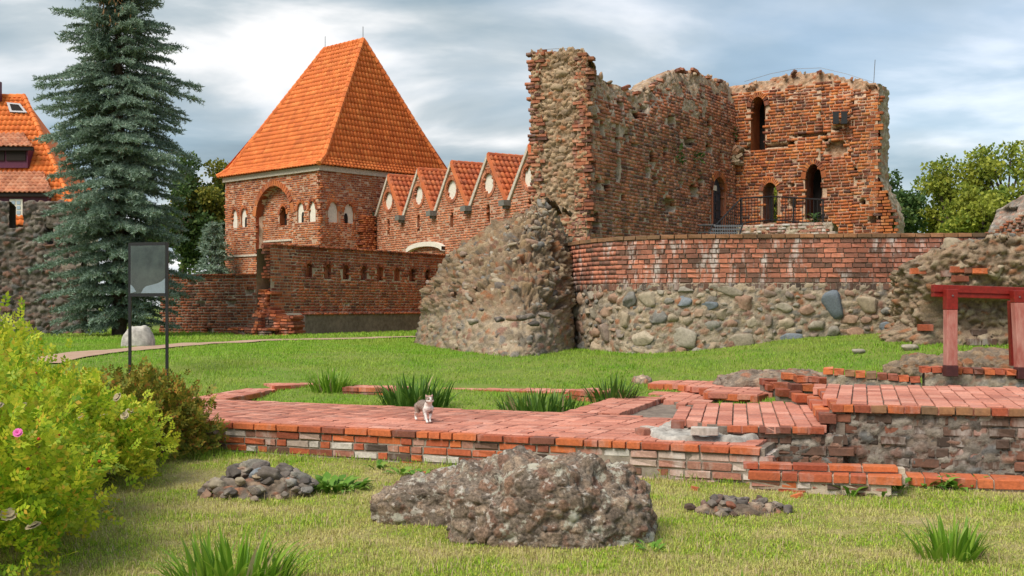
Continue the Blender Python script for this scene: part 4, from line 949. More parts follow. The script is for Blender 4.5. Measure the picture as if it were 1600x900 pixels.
# railing and iron steps in the keep
rail = thing('iron_railing', wB.at(1.0, 4.6, 1.2), 'thin dark iron railing on the ledge below the arched openings', 'railing')
rp = [PY(1090, 352, 38.2), PY(1118, 352, 38.0), PY(1158, 310, 39.0), PY(1205, 307, 39.6), PY(1240, 309, 38.8), PY(1286, 312, 38.0)]
rb = [PY(1090, 366, 38.2), PY(1118, 366, 38.0), PY(1158, 352, 39.0), PY(1205, 346, 39.6), PY(1240, 349, 38.8), PY(1286, 352, 38.0)]
MB().tube(rp, 0.028, 5).build('top_rail', M_iron, rail); MB().tube([p + [0, 0, .06] for p in rb], 0.022, 5).build('bottom_rail', M_iron, rail)
for i in range(5):
    MB().bar(rb[i + 1], rp[i + 1], .03, 5).build('post', M_iron, rail)
    n = int(np.linalg.norm(rp[i + 1] - rp[i]) / 0.13)
    for k in range(n):
        f = (k + .5) / n; MB().bar(rb[i] + (rb[i + 1] - rb[i]) * f, rp[i] + (rp[i + 1] - rp[i]) * f, .011, 4).build('baluster', M_iron, rail)
ist = thing('iron_stair', PY(1130, 366, 37.4), 'short flight of open iron grid steps beside the blue keep door', 'stair')
for k in range(4):
    c = PY(1126 + k * 3.5, 369 - k * 5.2, 37.2 + k * .28); MB().box(c, (.46, .14, .022)).build('tread', M_steel, ist)
    for q in range(12): MB().box(c + [-.42 + q * .076, -.145, -.01], (.013, .012, .045)).build('tread_tooth', M_steel, ist)
for sx in (-.5, .5): MB().bar(PY(1126, 371, 37.1) + [sx, 0, -.25], PY(1137, 350, 38.1) + [sx, 0, 0], .03, 5).build('stringer', M_iron, ist)
plw = Wall([PY(1150, 478, 38.9)[:2], PY(1300, 478, 37.2)[:2]])
pli = thing('ledge_plinth', plw.at(1.5, 4.2), 'pale broken masonry ledge below the iron railing', 'plinth')
zp = PY(1230, 349, 38)[2]
emit(pli, course_boxes(plw, 0, plw.L, zp - .95, zp, lambda s, z: n2d(s, z, 2, 3) > -.5, lambda s, z: .05 * n2d(s, z, 2, 5), .27, .105, .02, .3, 71, jit=.02), M_limed, 40, worn=True)
relief('core', plw, 0, plw.L, zp - 1.2, lambda s: zp - .04 + .06 * n2d(s, s * 0, 2, 4), lambda s, z: 0 * s - .05, M_rubble, pli, .06, None, .8, (), CORE_COL, 6, .06)

# ================================================================== CURVED RETAINING WALL: brick above, fieldstones below
ret = thing('curved_retaining_wall', P3(wR.at(4.0, 0)[:2], 0.8), 'long curved retaining wall, limed red brick above and bedded fieldstones below', 'wall')
sEnd = wR.uv(1860, 400)[0]
zs = lambda s: RBz + 0.06 * np.sin(np.asarray(s) * 1.3)
bxs = course_boxes(wR, 0, sEnd, RBz, RT - 0.105, lambda s, z: ~((n2d(s, z, 1.2, 83) > .55) & (z < RBz + .32)), lambda s, z: 0.012 * n2d(s, z, 1.0, 82) - 0.05 * ((z < RBz + .35) & (n2d(s, z, 1.0, 84) > .25)), 0.285, 0.112, 0.02, 0.15, 81, 0.42)
emit(ret, bxs, M_curv, 300, worn=True, pick=lambda C: np.abs(C[:, 0] - 6.0))
emit(ret, course_boxes(wR, 0, sEnd, RT - 0.10, RT, lambda s, z: s > -1, lambda s, z: 0 * s + 0.035, 0.30, 0.1, 0.012, 0.45, 85, 0.0), M_coping, 60, name='coping_brick', rest='coping_bricks')
emit(ret, course_boxes(wR, 0, sEnd, RBz - .16, RBz - .005, lambda s, z: n2d(s, z * 0, .9, 86) < .35, lambda s, z: 0 * s + 0.0, 0.125, 0.155, 0.016, 0.15, 87, 0.0, jit=.012), M_darkbrick, 80, name='soldier_brick', rest='soldier_bricks', worn=True)
relief('rubble_core', wR, 0, sEnd, 0.4, lambda s: np.full(len(s), RT - .06), lambda s, z: -0.03 - 0.028 * (z > RBz) + 0.06 * n2d(s, z, .8, 88) * (z < RBz - .1), M_rubble, ret, 0.04, None, 0.5, (), STONE_COL * [1.02, .95, .86], 5.5, 0.05, (0.42, 0.34, 0.25), calm=lambda s, z: z > RBz - .02)
fx = []
for (u, v, ru, rv, m) in ((1301, 475, 24, 25, M_stone_blue), (1003, 528, 28, 14, M_stone_tan), (1068, 527, 30, 17, M_stone_tan), (1157, 533, 29, 14, M_stone), (1236, 531, 27, 12, M_stone_blue), (1386, 513, 17, 12, M_stone_blue), (1068, 470, 13, 10, M_stone_blue), (1108, 476, 14, 10, M_stone_blue), (1225, 480, 14, 9, M_stone_tan), (1262, 484, 13, 9, M_stone), (975, 499, 13, 14, M_stone), (1012, 468, 20, 14, M_stone_tan), (1141, 455, 22, 10, M_stone), (1027, 494, 16, 13, M_stone), (1176, 503, 11, 10, M_stone_tan), (1199, 501, 10, 11, M_stone), (1355, 475, 26, 14, M_stone), (1070, 452, 14, 7, M_stone), (945, 520, 10, 18, M_stone)):
    s, z = wR.uv(u, v); s2, _ = wR.uv(u + ru, v); fx.append([s, z, abs(s2 - s), rv * 25 / F, m])
Sr = pack(0.1, sEnd - .05, lambda s: max(0.55, float(gz(*wR.frame(s)[0])[0]) - .1), lambda s: RBz - .13, (0.20, 0.05), 12, fx, 1.7, 4200)
set_stones(wR, Sr, M_stone, ret, 0.03, 0.44, 300, seed=8, hi=0.16)
# ================================================================== BIG HEAP OF WALL RUBBLE LEANING ON THE RETAINING WALL
hp = thing('rubble_heap', (-0.3, 26.5, 0.8), 'big grey stump of rubble masonry, cobbled at the foot, leaning against the retaining wall', 'ruin')
sl_ = [(640, 540, 33.0), (645, 528, 32.5), (650, 505, 32), (658, 480, 31.5), (671, 440, 31), (690, 415, 30.4), (705, 398, 30), (740, 375, 29.4), (775, 355, 28.9), (800, 342, 28.6), (825, 328, 28.4), (850, 318, 28.2)]
sr_ = [(903, 560, 27.3), (901, 500, 27.5), (895, 450, 27.8), (892, 410, 27.9), (887, 390, 28.0), (878, 366, 28.1), (866, 342, 28.2), (851, 322, 28.3)]
PL = np.array([PY(*q) for q in sl_]); PR = np.array([PY(*q) for q in sr_])
zlo, zhi = 0.5, PL[-1, 2]; NR, NC = 120, 190; rows = []
for i in range(NR):
    h = (i / (NR - 1)) ** 0.85; z = zlo + (zhi - zlo) * h
    L_ = np.array([np.interp(z, PL[:, 2], PL[:, 0]), np.interp(z, PL[:, 2], PL[:, 1])]); R_ = np.array([np.interp(z, PR[:, 2], PR[:, 0]), np.interp(z, PR[:, 2], PR[:, 1])])
    c0 = np.array([-0.30, 19.2]); c1 = (L_ + R_) / 2 + [0, -0.4 * (1 - h)]; Cc = c0 + (c1 - c0) * h ** 1.15
    tt = np.linspace(0, 1, 120)[:, None]; bz = (1 - tt) ** 2 * L_ + 2 * tt * (1 - tt) * Cc + tt ** 2 * R_
    lb = np.linspace(1, 0, 36)[:-1, None]; lbk = L_ + lb * np.array([2.4, 2.5]) * (1 - h * .7)
    rb2 = np.linspace(0, 1, 36)[1:, None]; rbk = R_ + rb2 * np.array([0.45, 5.5]) * (1 - h * .55)
    xy = np.vstack([lbk, bz, rbk]); rows.append(np.concatenate([xy, np.full((len(xy), 1), z)], 1))
NC = rows[0].shape[0]; G = np.array(rows); V = G.reshape(-1, 3)
du = np.gradient(G, axis=1); dv = np.gradient(G, axis=0); N = np.cross(du, dv).reshape(-1, 3); N /= np.linalg.norm(N, axis=1)[:, None] + 1e-9
up = sst(V[:, 2] + 0.35 * fbm(V * 0.9, 3, 91), 1.55, 2.15)
h1, c1 = rubble(V, 4.6, 0.085, STONE_COL * [1, .92, .82], (0.36, 0.285, 0.20), 3); h2, c2 = rubble(V, 6.2, 0.13, np.vstack([STONE_COL * [.74, .66, .56], CORE_COL * [.68, .58, .47]]), (0.25, 0.175, 0.112), 6, 1.3)
hh = h1 * (1 - up) + h2 * up + up * (0.20 * fbm(V * 1.1, 4, 92) + 0.26 * np.abs(fbm(V * [2.6, 2.6, 3.6], 4, 94)) - 0.10 - 0.30 * sst(fbm(V * [2.2, 2.2, 3.0], 3, 99), .22, .5)) - 0.14 * (1 - up) + 0.05 * fbm(V * 1.3, 3, 93)
mk('rubble_core', V + N * hh[:, None], grid_faces(NR, NC), M_rubble, hp, True, c1 * (1 - up[:, None]) + c2 * up[:, None])
rg = random.Random(17); Vd = V + N * hh[:, None]; cand = [i for i in range(len(V)) if 36 < i % NC < 160 and V[i, 2] > 0.9]; rest = []
for k in range(380):
    i = rg.choice(cand); r = rg.uniform(.05, .15) if up[i] > .5 else rg.uniform(.06, .13); c = Vd[i] - N[i] * r * .55
    a = math.atan2(N[i][1], N[i][0]) + math.pi / 2
    q = (c, (r * rg.uniform(1, 1.7), r * .8, r * rg.uniform(.6, 1)), (rg.uniform(-.5, .5), rg.uniform(-.5, .5), a))
    if k < 170: stone_obj(*q, M_stone if rg.random() < .75 else M_stone_dk, hp)
    else: rest.append((q[0], tuple(x * .7 for x in q[1]), q[2]))
join_stones(rest, M_stone, hp, rg)
for (u, v, Y, m) in ((779, 499, 24.6, M_stone_dk), (827, 494, 24.5, M_stone_dk), (851, 493, 24.6, M_stone_dk), (738, 504, 25.0, M_stone), (833, 506, 24.5, M_stone_dk), (800, 498, 24.5, M_stone), (815, 497, 24.5, M_stone_dk)):
    stone_obj(PY(u, v, Y + .25), (.15, .1, .085), (0, 0, .1), m, hp)

# rubble overhang above the timber frame
wO = Wall([PY(1400, 478, 24.9)[:2], PY(1416, 478, 23.6)[:2], PY(1445, 478, 22.9)[:2], PY(1500, 478, 22.5)[:2], PY(1860, 478, 22.0)[:2]])
ovh = thing('rubble_overhang', wO.at(2.0, 0.9), 'brown lump of rubble masonry with an undercut hollow behind the red timber frame', 'ruin')
tO = lambda s: np.interp(s, *np.array([wO.uv(u, v) for u, v in ((1401, 470), (1412, 436), (1428, 412), (1455, 396), (1490, 382), (1540, 374), (1600, 368), (1680, 362), (1860, 358))]).T) + .09 * n2d(s, s * 0, 2.6, 4)
sO = wO.uv(1443, 450)[0]; zO = wO.uv(1500, 456)[1]
dO = lambda s, z: 0.25 * np.abs(n2d(s, z, 2.4, 97, 4)) + 0.26 * n2d(s, z, 0.9, 95, 4) - 0.55 * sst(s, sO, sO + .25) * sst(-z, -zO, -zO + .22) + 0.12 * sst(z, zO, zO + .6) - .15 * sst(z, zO + .55, zO + 1.1) + .25 * sst(-z, -1.55, -1.2) + .1 * n2d(s, z, 3, 96)
relief('rubble_core', wO, 0, wO.L, 0.7, tO, dO, M_rubble, ovh, 0.035, None, 2.0, (), CORE_COL * [.74, .68, .62], 5.0, 0.12, (0.29, 0.205, 0.14))
So = pack(0.3, wO.L, lambda s: zO + .1, lambda s: float(tO(np.array([s]))[0]) + .1, (0.22, 0.06), 13, (), 1.5, 700) + pack(0.5, wO.L, lambda s: .95, lambda s: 1.7, (0.13, 0.05), 14, (), 1.5, 260)
set_stones(wO, So, M_stone, ovh, dO, 0.40, 200, seed=9, hi=.16)
for u, v, m in ((1445, 512, M_edge), (1484, 428, M_darkbrick), (1498, 422, M_edge), (1500, 436, M_edge), (1515, 423, M_darkbrick), (1530, 424, M_edge), (1447, 424, M_edge), (1520, 535, M_darkbrick), (1545, 535, M_darkbrick), (1530, 520, M_darkbrick)):
    s, z = wO.uv(u, v); brick_obj(wO.at(s, z, dO(np.array([s]), np.array([z]))[0] + .06), (.14, .08, .06), rg.uniform(-.3, .3), m, ovh, worn=True)

# distant fragment at the far right
wF = Wall([PY(1528, 478, 46)[:2], PY(1545, 478, 44.5)[:2], PY(1700, 478, 44)[:2]])
frag = thing('distant_ruin', wF.at(2, 2.0), 'brick ruin with a rounded grey top and dark slot beyond the retaining wall', 'ruin')
tF = lambda s: np.interp(s, *np.array([wF.uv(u, v) for u, v in ((1528, 362), (1540, 338), (1560, 320), (1590, 304), (1630, 292), (1700, 285))]).T) + .05 * n2d(s, s * 0, 3, 2)
sF, zF = wF.uv(1572, 330); dF = lambda s, z: .05 * n2d(s, z, 1, 3) - .3 * ((np.abs(s - sF) < .35) & (np.abs(z - zF) < .16)) - .5 * sst(z - tF(s), -.9, 0)
emit(frag, course_boxes(wF, 0, wF.L, 2.5, 8, lambda s, z: (z < tF(s) - .75 + .2 * n2d(s, z, 2, 6)) & (dF(s, z) > -.25), dF, .29, .108, .02, .15, 91, jit=.01), M_keepA, 60, worn=True)
relief('rubble_core', wF, 0, wF.L, 2.5, tF, lambda s, z: dF(s, z) - .05, M_rubble, frag, .06, None, 1.5, (), GREY_COL * 2.0, 7, .06, (.3, .24, .2))

# ================================================================== LOW BRICK FOUNDATIONS
NOGRASS = []
def inpoly(poly, x, y):
    x = np.atleast_1d(x); y = np.atleast_1d(y); r = np.zeros(len(x), bool); n = len(poly)
    for i in range(n):
        (x0, y0), (x1, y1) = poly[i][:2], poly[(i + 1) % n][:2]
        if y0 == y1: continue
        c = (y0 > y) != (y1 > y); r ^= c & (x < (x1 - x0) * (y - y0) / (y1 - y0) + x0)
    return r
def shrink(poly, d):
    P = np.array([p[:2] for p in poly], float); n = len(P); A = 0
    for i in range(n): A += P[i][0] * P[(i + 1) % n][1] - P[(i + 1) % n][0] * P[i][1]
    sg = 1 if A > 0 else -1; out = []
    for i in range(n):
        a, b, c = P[i - 1], P[i], P[(i + 1) % n]; e1, e2 = (b - a) / np.linalg.norm(b - a), (c - b) / np.linalg.norm(c - b)
        n1, n2 = np.array([-e1[1], e1[0]]) * sg, np.array([-e2[1], e2[0]]) * sg; m = n1 + n2; m /= max(np.linalg.norm(m), .3); k = d / max(m.dot(n1), .35); out.append(b + m * k)
    return out
def platform(root, poly, z, zb, cols, rowlen, ang, mat, edge_mat, seed=0, nmax=300, core=M_mortar_dk, thick=0.09, edge_w=None, stagger=0.0, gap=0.010, name='paver'):
    """brick paving in columns; poly in world xy; ang = direction of the columns' width axis"""
    NOGRASS.append([p[:2] for p in poly]); rng = random.Random(seed); ax = np.array([math.cos(ang), math.sin(ang)]); ay = np.array([-ax[1], ax[0]])
    P = np.array([p[:2] for p in poly]); u, v = P @ ax, P @ ay; C, H, E = [], [], []; x = u.min() - .01; k = 0; inn = shrink(poly, .2)
    while x < u.max():
        w = cols[k % len(cols)] * rng.uniform(.97, 1.03); y = v.min() - .01 - stagger * (k % 2) * rowlen; k += 1
        while y < v.max():
            l = rowlen * rng.uniform(.98, 1.02); c = ax * (x + w / 2) + ay * (y + l / 2)
            if inpoly(poly, c[0], c[1])[0]:
                C.append((c[0], c[1], z - thick / 2 + rng.gauss(0, .0025))); H.append(((w - gap) / 2, (l - gap) / 2, thick / 2)); E.append(not inpoly(inn, c[0], c[1])[0])
            y += l
        x += w
    C, H, E = np.array(C), np.array(H), np.array(E); d = np.hypot(C[:, 0], C[:, 1]) - 3.0 * E; o = np.argsort(d)
    for i in o[:nmax]: brick_obj(C[i], H[i], ang, mat, root, name, (rng.gauss(0, .006), rng.gauss(0, .006)))
    if len(o) > nmax:
        V, Fc = join_boxes(C[o[nmax:]], H[o[nmax:]], np.full(len(o) - nmax, ang), .001); mk('paving', V, Fc, mat, root, kind='stuff')
    MB().prism(shrink(poly, .05), zb, z - .03).build('mortar_core', core, root)
def slab(root, poly, z0, z1, mat, name, amp=.03, n=46):
    P = np.array(poly); x0, y0, x1, y1 = *P.min(0), *P.max(0); X, Y = np.meshgrid(np.linspace(x0, x1, n), np.linspace(y0, y1, n)); ok = inpoly(poly, X.ravel(), Y.ravel()).reshape(n, n)
    d = np.full(X.shape, 9.0); pts = np.stack([X.ravel(), Y.ravel()], 1)
    for i in range(len(P)):
        a, b = P[i], P[(i + 1) % len(P)]; e = b - a; t = np.clip(((pts - a) @ e) / e.dot(e), 0, 1); d = np.minimum(d, np.linalg.norm(pts - a - t[:, None] * e, axis=1).reshape(n, n))
    d = np.where(ok, d, -d); Z = z0 + (z1 - z0) * sst(d + .05 * n2d(X, Y, 5, 3).reshape(n, n), -.03, .05) + amp * (n2d(X, Y, 7, 4, 4).reshape(n, n)) * (d > -.02)
    return mk(name, np.stack([X.ravel(), Y.ravel(), Z.ravel()], 1), grid_faces(n, n, (d > -.12)[:-1, :-1]), mat, root, True)
AA = math.atan2(AX_A[1], AX_A[0])
def pz(lst, z): return [PZ(u, v, z)[:2] for u, v in lst]
# --- long platform (the cat walks on it)
plat = thing('long_brick_platform', (*ST(2.5, 0), 0.0), 'long low brick platform paved in pink brick, with a grey cat on top', 'platform')
P1poly = [ST(-2.4, 0), ST(7.62, 0), ST(7.62, 0.85), PZ(1062, 655, .4)[:2], PZ(1022, 652, .4)[:2], PZ(952, 647, .4)[:2], PZ(875, 645, .4)[:2], ST(-2.4, 2.9)]
# top pavers behind the front edge row
top_poly = [ST(-2.4, .165), ST(7.62, .165)] + P1poly[2:]
platform(plat, top_poly, .4, -.15, [.32, .32, .16], .163, AA, M_paver, M_edge, 1, 300)
wF1 = Wall([ST(-2.4, 0), ST(7.62, 0)])
rgm = random.Random(8)
def wallmix(c):
    if c is None: return M_edge
    s, t = toST(c[0], c[1]); k = rgm.random(); lim = .45 * (n2d(s, c[2], .9, 5)[0] + .35) + .45 * float(sst(s, 5.0, 6.2)) * (c[2] < .3)
    if k < lim + .22: return M_limed
    return M_darkbrick if k > .88 else M_edge
bxf = course_boxes(wF1, 0, wF1.L, .31, .4, lambda s, z: s > -1, lambda s, z: 0 * s + .02, .33, .09, .016, .16, 101, .34, jit=.003)
emit(plat, bxf, M_edge, 300, name='edge_brick')
bxf = course_boxes(wF1, 0, wF1.L, -.07, .31, lambda s, z: n2d(s, z, 2.4, 7) > -.8, lambda s, z: 0 * s - .01, .32, .095, .02, .15, 102, .4, jit=.006)
emit(plat, bxf, wallmix, 300, worn=True)
panel(wF1, [(0.02, -.15), (wF1.L - .02, -.15), (wF1.L - .02, .385), (.02, .385)], -.024, M_mortar_md, plat, 'mortar_bed', .1)
wF1r = Wall([ST(7.62, 0), ST(7.62, .85)]); emit(plat, course_boxes(wF1r, .02, .85, -.07, .31, lambda s, z: s > -1, lambda s, z: 0 * s, .32, .095, .015, .12, 103, .4), wallmix, 60, worn=True)
# --- wall strips round the grass court
def strip(label, pa, pb, z, w, zb, seed, mat=M_paver, n=300, cat='wall footing', out=(0, 1)):
    a, b = PZ(*pa, z)[:2], PZ(*pb, z)[:2]; d = (b - a) / np.linalg.norm(b - a); nn = np.array([-d[1], d[0]])
    if nn.dot(out) < 0: nn = -nn
    root = thing('brick_footing', P3((a + b) / 2, zb), label, cat)
    poly = [a, b, b + nn * w, a + nn * w]; an = math.atan2(d[1], d[0])
    platform(root, poly, z, zb, [.32, .32, .16], .163, an, mat, M_edge, seed, n)
    for (p, q) in ((a, b), (b + nn * w, a + nn * w)):
        wv = Wall([p, q]); 
        if wv.frame(wv.L / 2)[2].dot(-(p + q) / 2) < 0: continue
        emit(root, course_boxes(wv, 0, wv.L, zb, z - .005, lambda s, zz: n2d(s, zz, 2, 4) > -.85, lambda s, zz: 0 * s + .012, .32, .095, .014, .12, seed + 1, .35, jit=.006), M_edge, 60, worn=True)
    return root
strip('narrow brick footing on the bush side of the grass court', (352, 622.5), (443, 606), .4, .62, .1, 110, out=(-1, 0))
strip('short raised brick footing behind the light green iris', (433, 602), (494, 599.5), .47, .6, .2, 112)
strip('brick footing between the light green iris and the dark one', (540, 604), (622, 606), .47, .55, .2, 114)
strip('sunken brick footing behind the dark irises, half in grass', (690, 606.5), (900, 612), .42, .6, .2, 116)
strip('short raised brick footing beside the iris at the court corner', (893, 609), (948, 612), .50, .6, .2, 118)
cross = thing('brick_footing', P3(PZ(960, 632, .4)[:2], .2), 'slanting brick footing between the grass court and the small pit', 'wall footing')
cp = pz([(878, 644.5), (985, 617.5), (1040, 621), (951, 646)], .405); platform(cross, cp, .405, .1, [.32, .16, .32], .163, AA + .06, M_paver, M_edge, 120, 120)
wv = Wall([cp[3], cp[2]]); emit(cross, course_boxes(wv, 0, wv.L, .12, .40, lambda s, z: s > -1, lambda s, z: 0 * s, .32, .095, .014, .12, 121, .3), M_edge, 40, worn=True)
PIT = pz([(945, 648), (1040, 619), (1078, 632), (1048, 650), (1022, 655)], .4); NOGRASS.append(PIT); pit_dirt = PIT
slab(cross, pit_dirt, .2, .325, M_mortar_dk, 'pit_floor', .02)
# --- middle landing
land = thing('brick_landing', P3(PZ(1180, 660, .4)[:2], .4), 'middle brick landing one course up, on crumbling grey mortar', 'platform')
P2 = pz([(1052, 651), (1126, 663.5), (1280, 666.5), (1312, 660), (1270, 627), (1213, 627), (1076, 631)], .56)
d2 = P2[2] - P2[1]; a2 = math.atan2(d2[1], d2[0])
platform(land, P2, .56, .42, [.178], .33, a2, M_paver, M_edge, 130, 300, M_mortar_dk, .095, stagger=.5, gap=.016)
wv = Wall([P2[1], P2[2]]); emit(land, course_boxes(wv, .0, wv.L, .468, .558, lambda s, z: s > -1, lambda s, z: 0 * s + .012, .178, .09, .018, .12, 131, 0.0, jit=.003), M_edge, 40, name='edge_brick')
for u, v, l, m in ((1059, 657, .075, M_edge), (1101, 667, .15, M_limed)): brick_obj(P3(PZ(u, v, .56)[:2], .515), (l, .075, .045), a2, m, land, 'loose_brick')
slab(land, pz([(1006, 672), (1030, 681), (1100, 683), (1160, 684), (1185, 680), (1180, 655), (1060, 652), (1030, 662)], .45), .33, .452, M_cement, 'mortar_slab', .05, 80)
wu = Wall([P2[1] + AX_B * .07, P2[2] + AX_B * .07 + AX_A * .25])
emit(land, course_boxes(wu, .1, wu.L, -.02, .465, lambda s, z: n2d(s, z, 2.2, 19) > -.5, lambda s, z: .02 * n2d(s, z, 2, 11), .30, .12, .022, .16, 133, .35, jit=.014), M_darkbrick, 60, worn=True)
relief('rubble_core', wu, 0, wu.L, -.1, lambda s: np.full(len(s), .465), lambda s, z: 0 * s - .05, M_rubble, land, .03, None, .4, (), GREY_COL * 1.4, 7, .05, (.25, .21, .17))
for u, v in ((1004, 674), (1012, 671)): brick_obj(P3(PZ(u, v, .44)[:2], .43), (.05, .09, .05), .5, M_limed, land, 'loose_brick')
# --- upper landing with the sooty wall under it
upl = thing('upper_brick_landing', P3(PZ(1450, 640, .8)[:2], .1), 'highest brick landing, over a sooty rough brick wall', 'platform')
P3p = pz([(1303, 630.5), (1830, 643), (1830, 609), (1274, 599)], .8); d3 = P3p[1] - P3p[0]; a3 = math.atan2(d3[1], d3[0])
platform(upl, P3p, .8, .1, [.178], .33, a3, M_paver, M_edge, 140, 300, M_mortar_dk, .1, stagger=.5, gap=.014)
w3 = Wall([P3p[0], P3p[1]]); mixe = random.Random(4)
emit(upl, course_boxes(w3, 0, w3.L, .70, .798, lambda s, z: s > -1, lambda s, z: 0 * s + .03, .178, .098, .014, .14, 141, 0.0, jit=.003), lambda c: (M_edge if mixe.random() < .3 else M_coping), 60, name='edge_brick')
emit(upl, course_boxes(w3, -.05, w3.L, -.02, .70, lambda s, z: n2d(s, z, 2.2, 9) > -.62, lambda s, z: -.03 + .03 * n2d(s, z, 2, 11), .30, .118, .022, .16, 142, .35, jit=.014), M_darkbrick, 200, worn=True)
relief('rubble_core', w3, -.05, w3.L, -.1, lambda s: np.full(len(s), .72), lambda s, z: 0 * s - .06, M_rubble, upl, .03, None, 0, (), GREY_COL * 1.3, 7, .05, (.22, .18, .15))
w3l = Wall([P3p[3], P3p[0]])
emit(upl, course_boxes(w3l, 0, w3l.L, .70, .798, lambda s, z: s > -1, lambda s, z: 0 * s + .02, .178, .098, .014, .12, 143, 0, jit=.004), M_edge, 40, name='edge_brick')
emit(upl, course_boxes(w3l, .3, w3l.L + .05, .57, .69, lambda s, z: s > -1, lambda s, z: 0 * s + .16, .30, .11, .014, .18, 144, .2, jit=.006), M_edge, 40)
panel(w3l, [(0, .3), (w3l.L, .3), (w3l.L, .72), (0, .72)], -.02, M_mortar_dk, upl, 'side_mortar', .1)
NOGRASS.append(pz([(1170, 690), (1420, 700), (1830, 724), (1830, 640), (1300, 640)], .3))
# --- lower brick courses in front
def row(label, pa, pb, z, zb, depth, seed, L=.33, hd=.35, mats=(M_edge,), name='brick_step', courses=1, top_h=.1):
    a, b = PZ(*pa, z)[:2], PZ(*pb, z)[:2]; w = Wall([a, b]); root = thing(name, P3((a + b) / 2, zb), label, 'step'); k = random.Random(seed)
    _, _, n = w.frame(.1); NOGRASS.append([a, b, b - n * depth, a - n * depth])
    emit(root, course_boxes(w, 0, w.L, z - top_h, z, lambda s, q: s > -1, lambda s, q: 0 * s + .01, L, top_h, .014, depth, seed, hd, jit=.004), lambda c: k.choice(mats), 80, name='edge_brick')
    if z - top_h - zb > .03: emit(root, course_boxes(w, 0, w.L - .03, zb, z - top_h, lambda s, q: n2d(s, q, 2, 8) > -.7, lambda s, q: 0 * s - .012, L * .9, .095, .016, depth * .8, seed + 1, .4, jit=.008), lambda c: k.choice((M_darkbrick, M_limed, M_edge)), 80, worn=True)
    MB().prism(shrink([a, b, b - n * depth, a - n * depth], .02), zb - .1, z - .025).build('mortar_core', M_mortar, root); return root
row('thick lower brick step butting on the long platform', (1168, 735), (1396, 744), .215, -.03, .32, 150)
row('thin brick course lying just above the thick lower step', (1172, 723), (1418, 729), .285, .2, .2, 152, L=.34, mats=(M_edge,), top_h=.07)
row('single lowest brick course running along the grass below the sooty wall', (1398, 743), (1830, 758), .125, .0, .4, 154, mats=(M_edge, M_edge, M_darkbrick), top_h=.11)
# --- pieces behind
bq = thing('broken_paving', P3(PZ(1110, 606, .5)[:2], .3), 'broken-edged patch of brick paving behind the small pit', 'paving')
Q = pz([(1023, 599), (1056, 600), (1088, 604), (1103, 608), (1110, 613), (1184, 617), (1210, 612), (1220, 608), (1190, 599), (1145, 594), (1030, 594)], .52); platform(bq, Q, .52, .25, [.32, .16], .163, AA + .05, M_paver, M_edge, 160, 300)
for i in range(6):
    wv = Wall([Q[i], Q[i + 1]]); emit(bq, course_boxes(wv, .01, wv.L, .40, .515, lambda s, z: s > -1, lambda s, z: 0 * s + .01, .32, .11, .014, .12, 161 + i, .2), M_edge, 20, name='edge_brick')
lo = thing('sunken_paving', P3(PZ(1070, 620, .4)[:2], .2), 'sunken strip of brick paving beside the small pit', 'paving')
platform(lo, pz([(1020, 612), (1108, 612), (1112, 628), (1072, 632.5), (1038, 622)], .4), .4, .1, [.32, .16], .163, AA + .1, M_paver, M_edge, 170, 200)
pile = thing('stepped_brick_pile', P3(PZ(1230, 610, .5)[:2], .45), 'small stepped pile of squared bricks behind the middle landing', 'bricks')
for (u0, u1, v0, v1, Y) in ((1192, 1216, 593, 602, 18.6), (1209, 1237, 599, 608, 18.2), (1217, 1237, 609, 620, 17.6), (1226, 1245, 584, 594, 18.8), (1246, 1264, 588, 598, 18.0), (1264, 1281, 589, 598, 18.0), (1281, 1299, 591, 600, 17.9), (1237, 1255, 601, 612, 17.6), (1255, 1275, 601, 612, 17.6), (1237, 1256, 612, 624, 17.4), (1244, 1265, 617, 629, 15.6), (1200, 1218, 602, 611, 18.3)):
    a, b = PY(u0, v0, Y), PY(u1, v1, Y); c = (a + b) / 2; hw = (b[0] - a[0]) / 2; brick_obj((c[0], c[1] + .16, c[2]), (hw - .004, .16, (a[2] - b[2]) / 2), -.06, M_edge, pile, worn=True)
    zb = G1(c[0], c[1] + .16) - .1
    if c[2] - .08 > zb: MB().box((c[0], c[1] + .18, (zb + c[2] - .05) / 2), (hw - .02, .14, (c[2] - .05 - zb) / 2)).build('bedding', M_mortar_dk, pile)
def kerb(label, pa, pb, Y0, Y1, n, seed, hb=.09):
    a, b = PY(*pa, Y0), PY(*pb, Y1); root = thing('brick_kerb', (a + b) / 2 - [0, 0, .4], label, 'kerb'); k = random.Random(seed); an = math.atan2(b[1] - a[1], b[0] - a[0]); l = np.linalg.norm(b[:2] - a[:2]) / n
    for i in range(n):
        c = a + (b - a) * (i + .5) / n; brick_obj((c[0], c[1] + .16 + k.gauss(0, .01), c[2] - hb / 2), (l / 2 - .006, .16, hb / 2), an, M_edge if k.random() < .8 else M_coping, root, 'brick', (k.gauss(0, .02), k.gauss(0, .02)), True)
    w = Wall([a[:2] + [0, .05], b[:2] + [0, .05]]); zt_ = lambda s: a[2] + (b[2] - a[2]) * s / w.L - hb + .01
    relief('mortar_bed', w, .02, w.L - .02, lambda s: zt_(s) - .5, zt_, lambda s, z: 0 * s, M_rubble, root, .04, None, .28, (), STONE_COL, 8, .04, (.33, .28, .22)); NOGRASS.append([a[:2], b[:2], b[:2] + [0, .4], a[:2] + [0, .4]]); return root
kerb('row of header bricks sinking into earth beside the timber frame', (1291, 575), (1444, 590), 17.3, 16.9, 9, 1)
kerb('row of header bricks under the red timber frame', (1444, 573), (1830, 585), 17.0, 16.3, 23, 2)

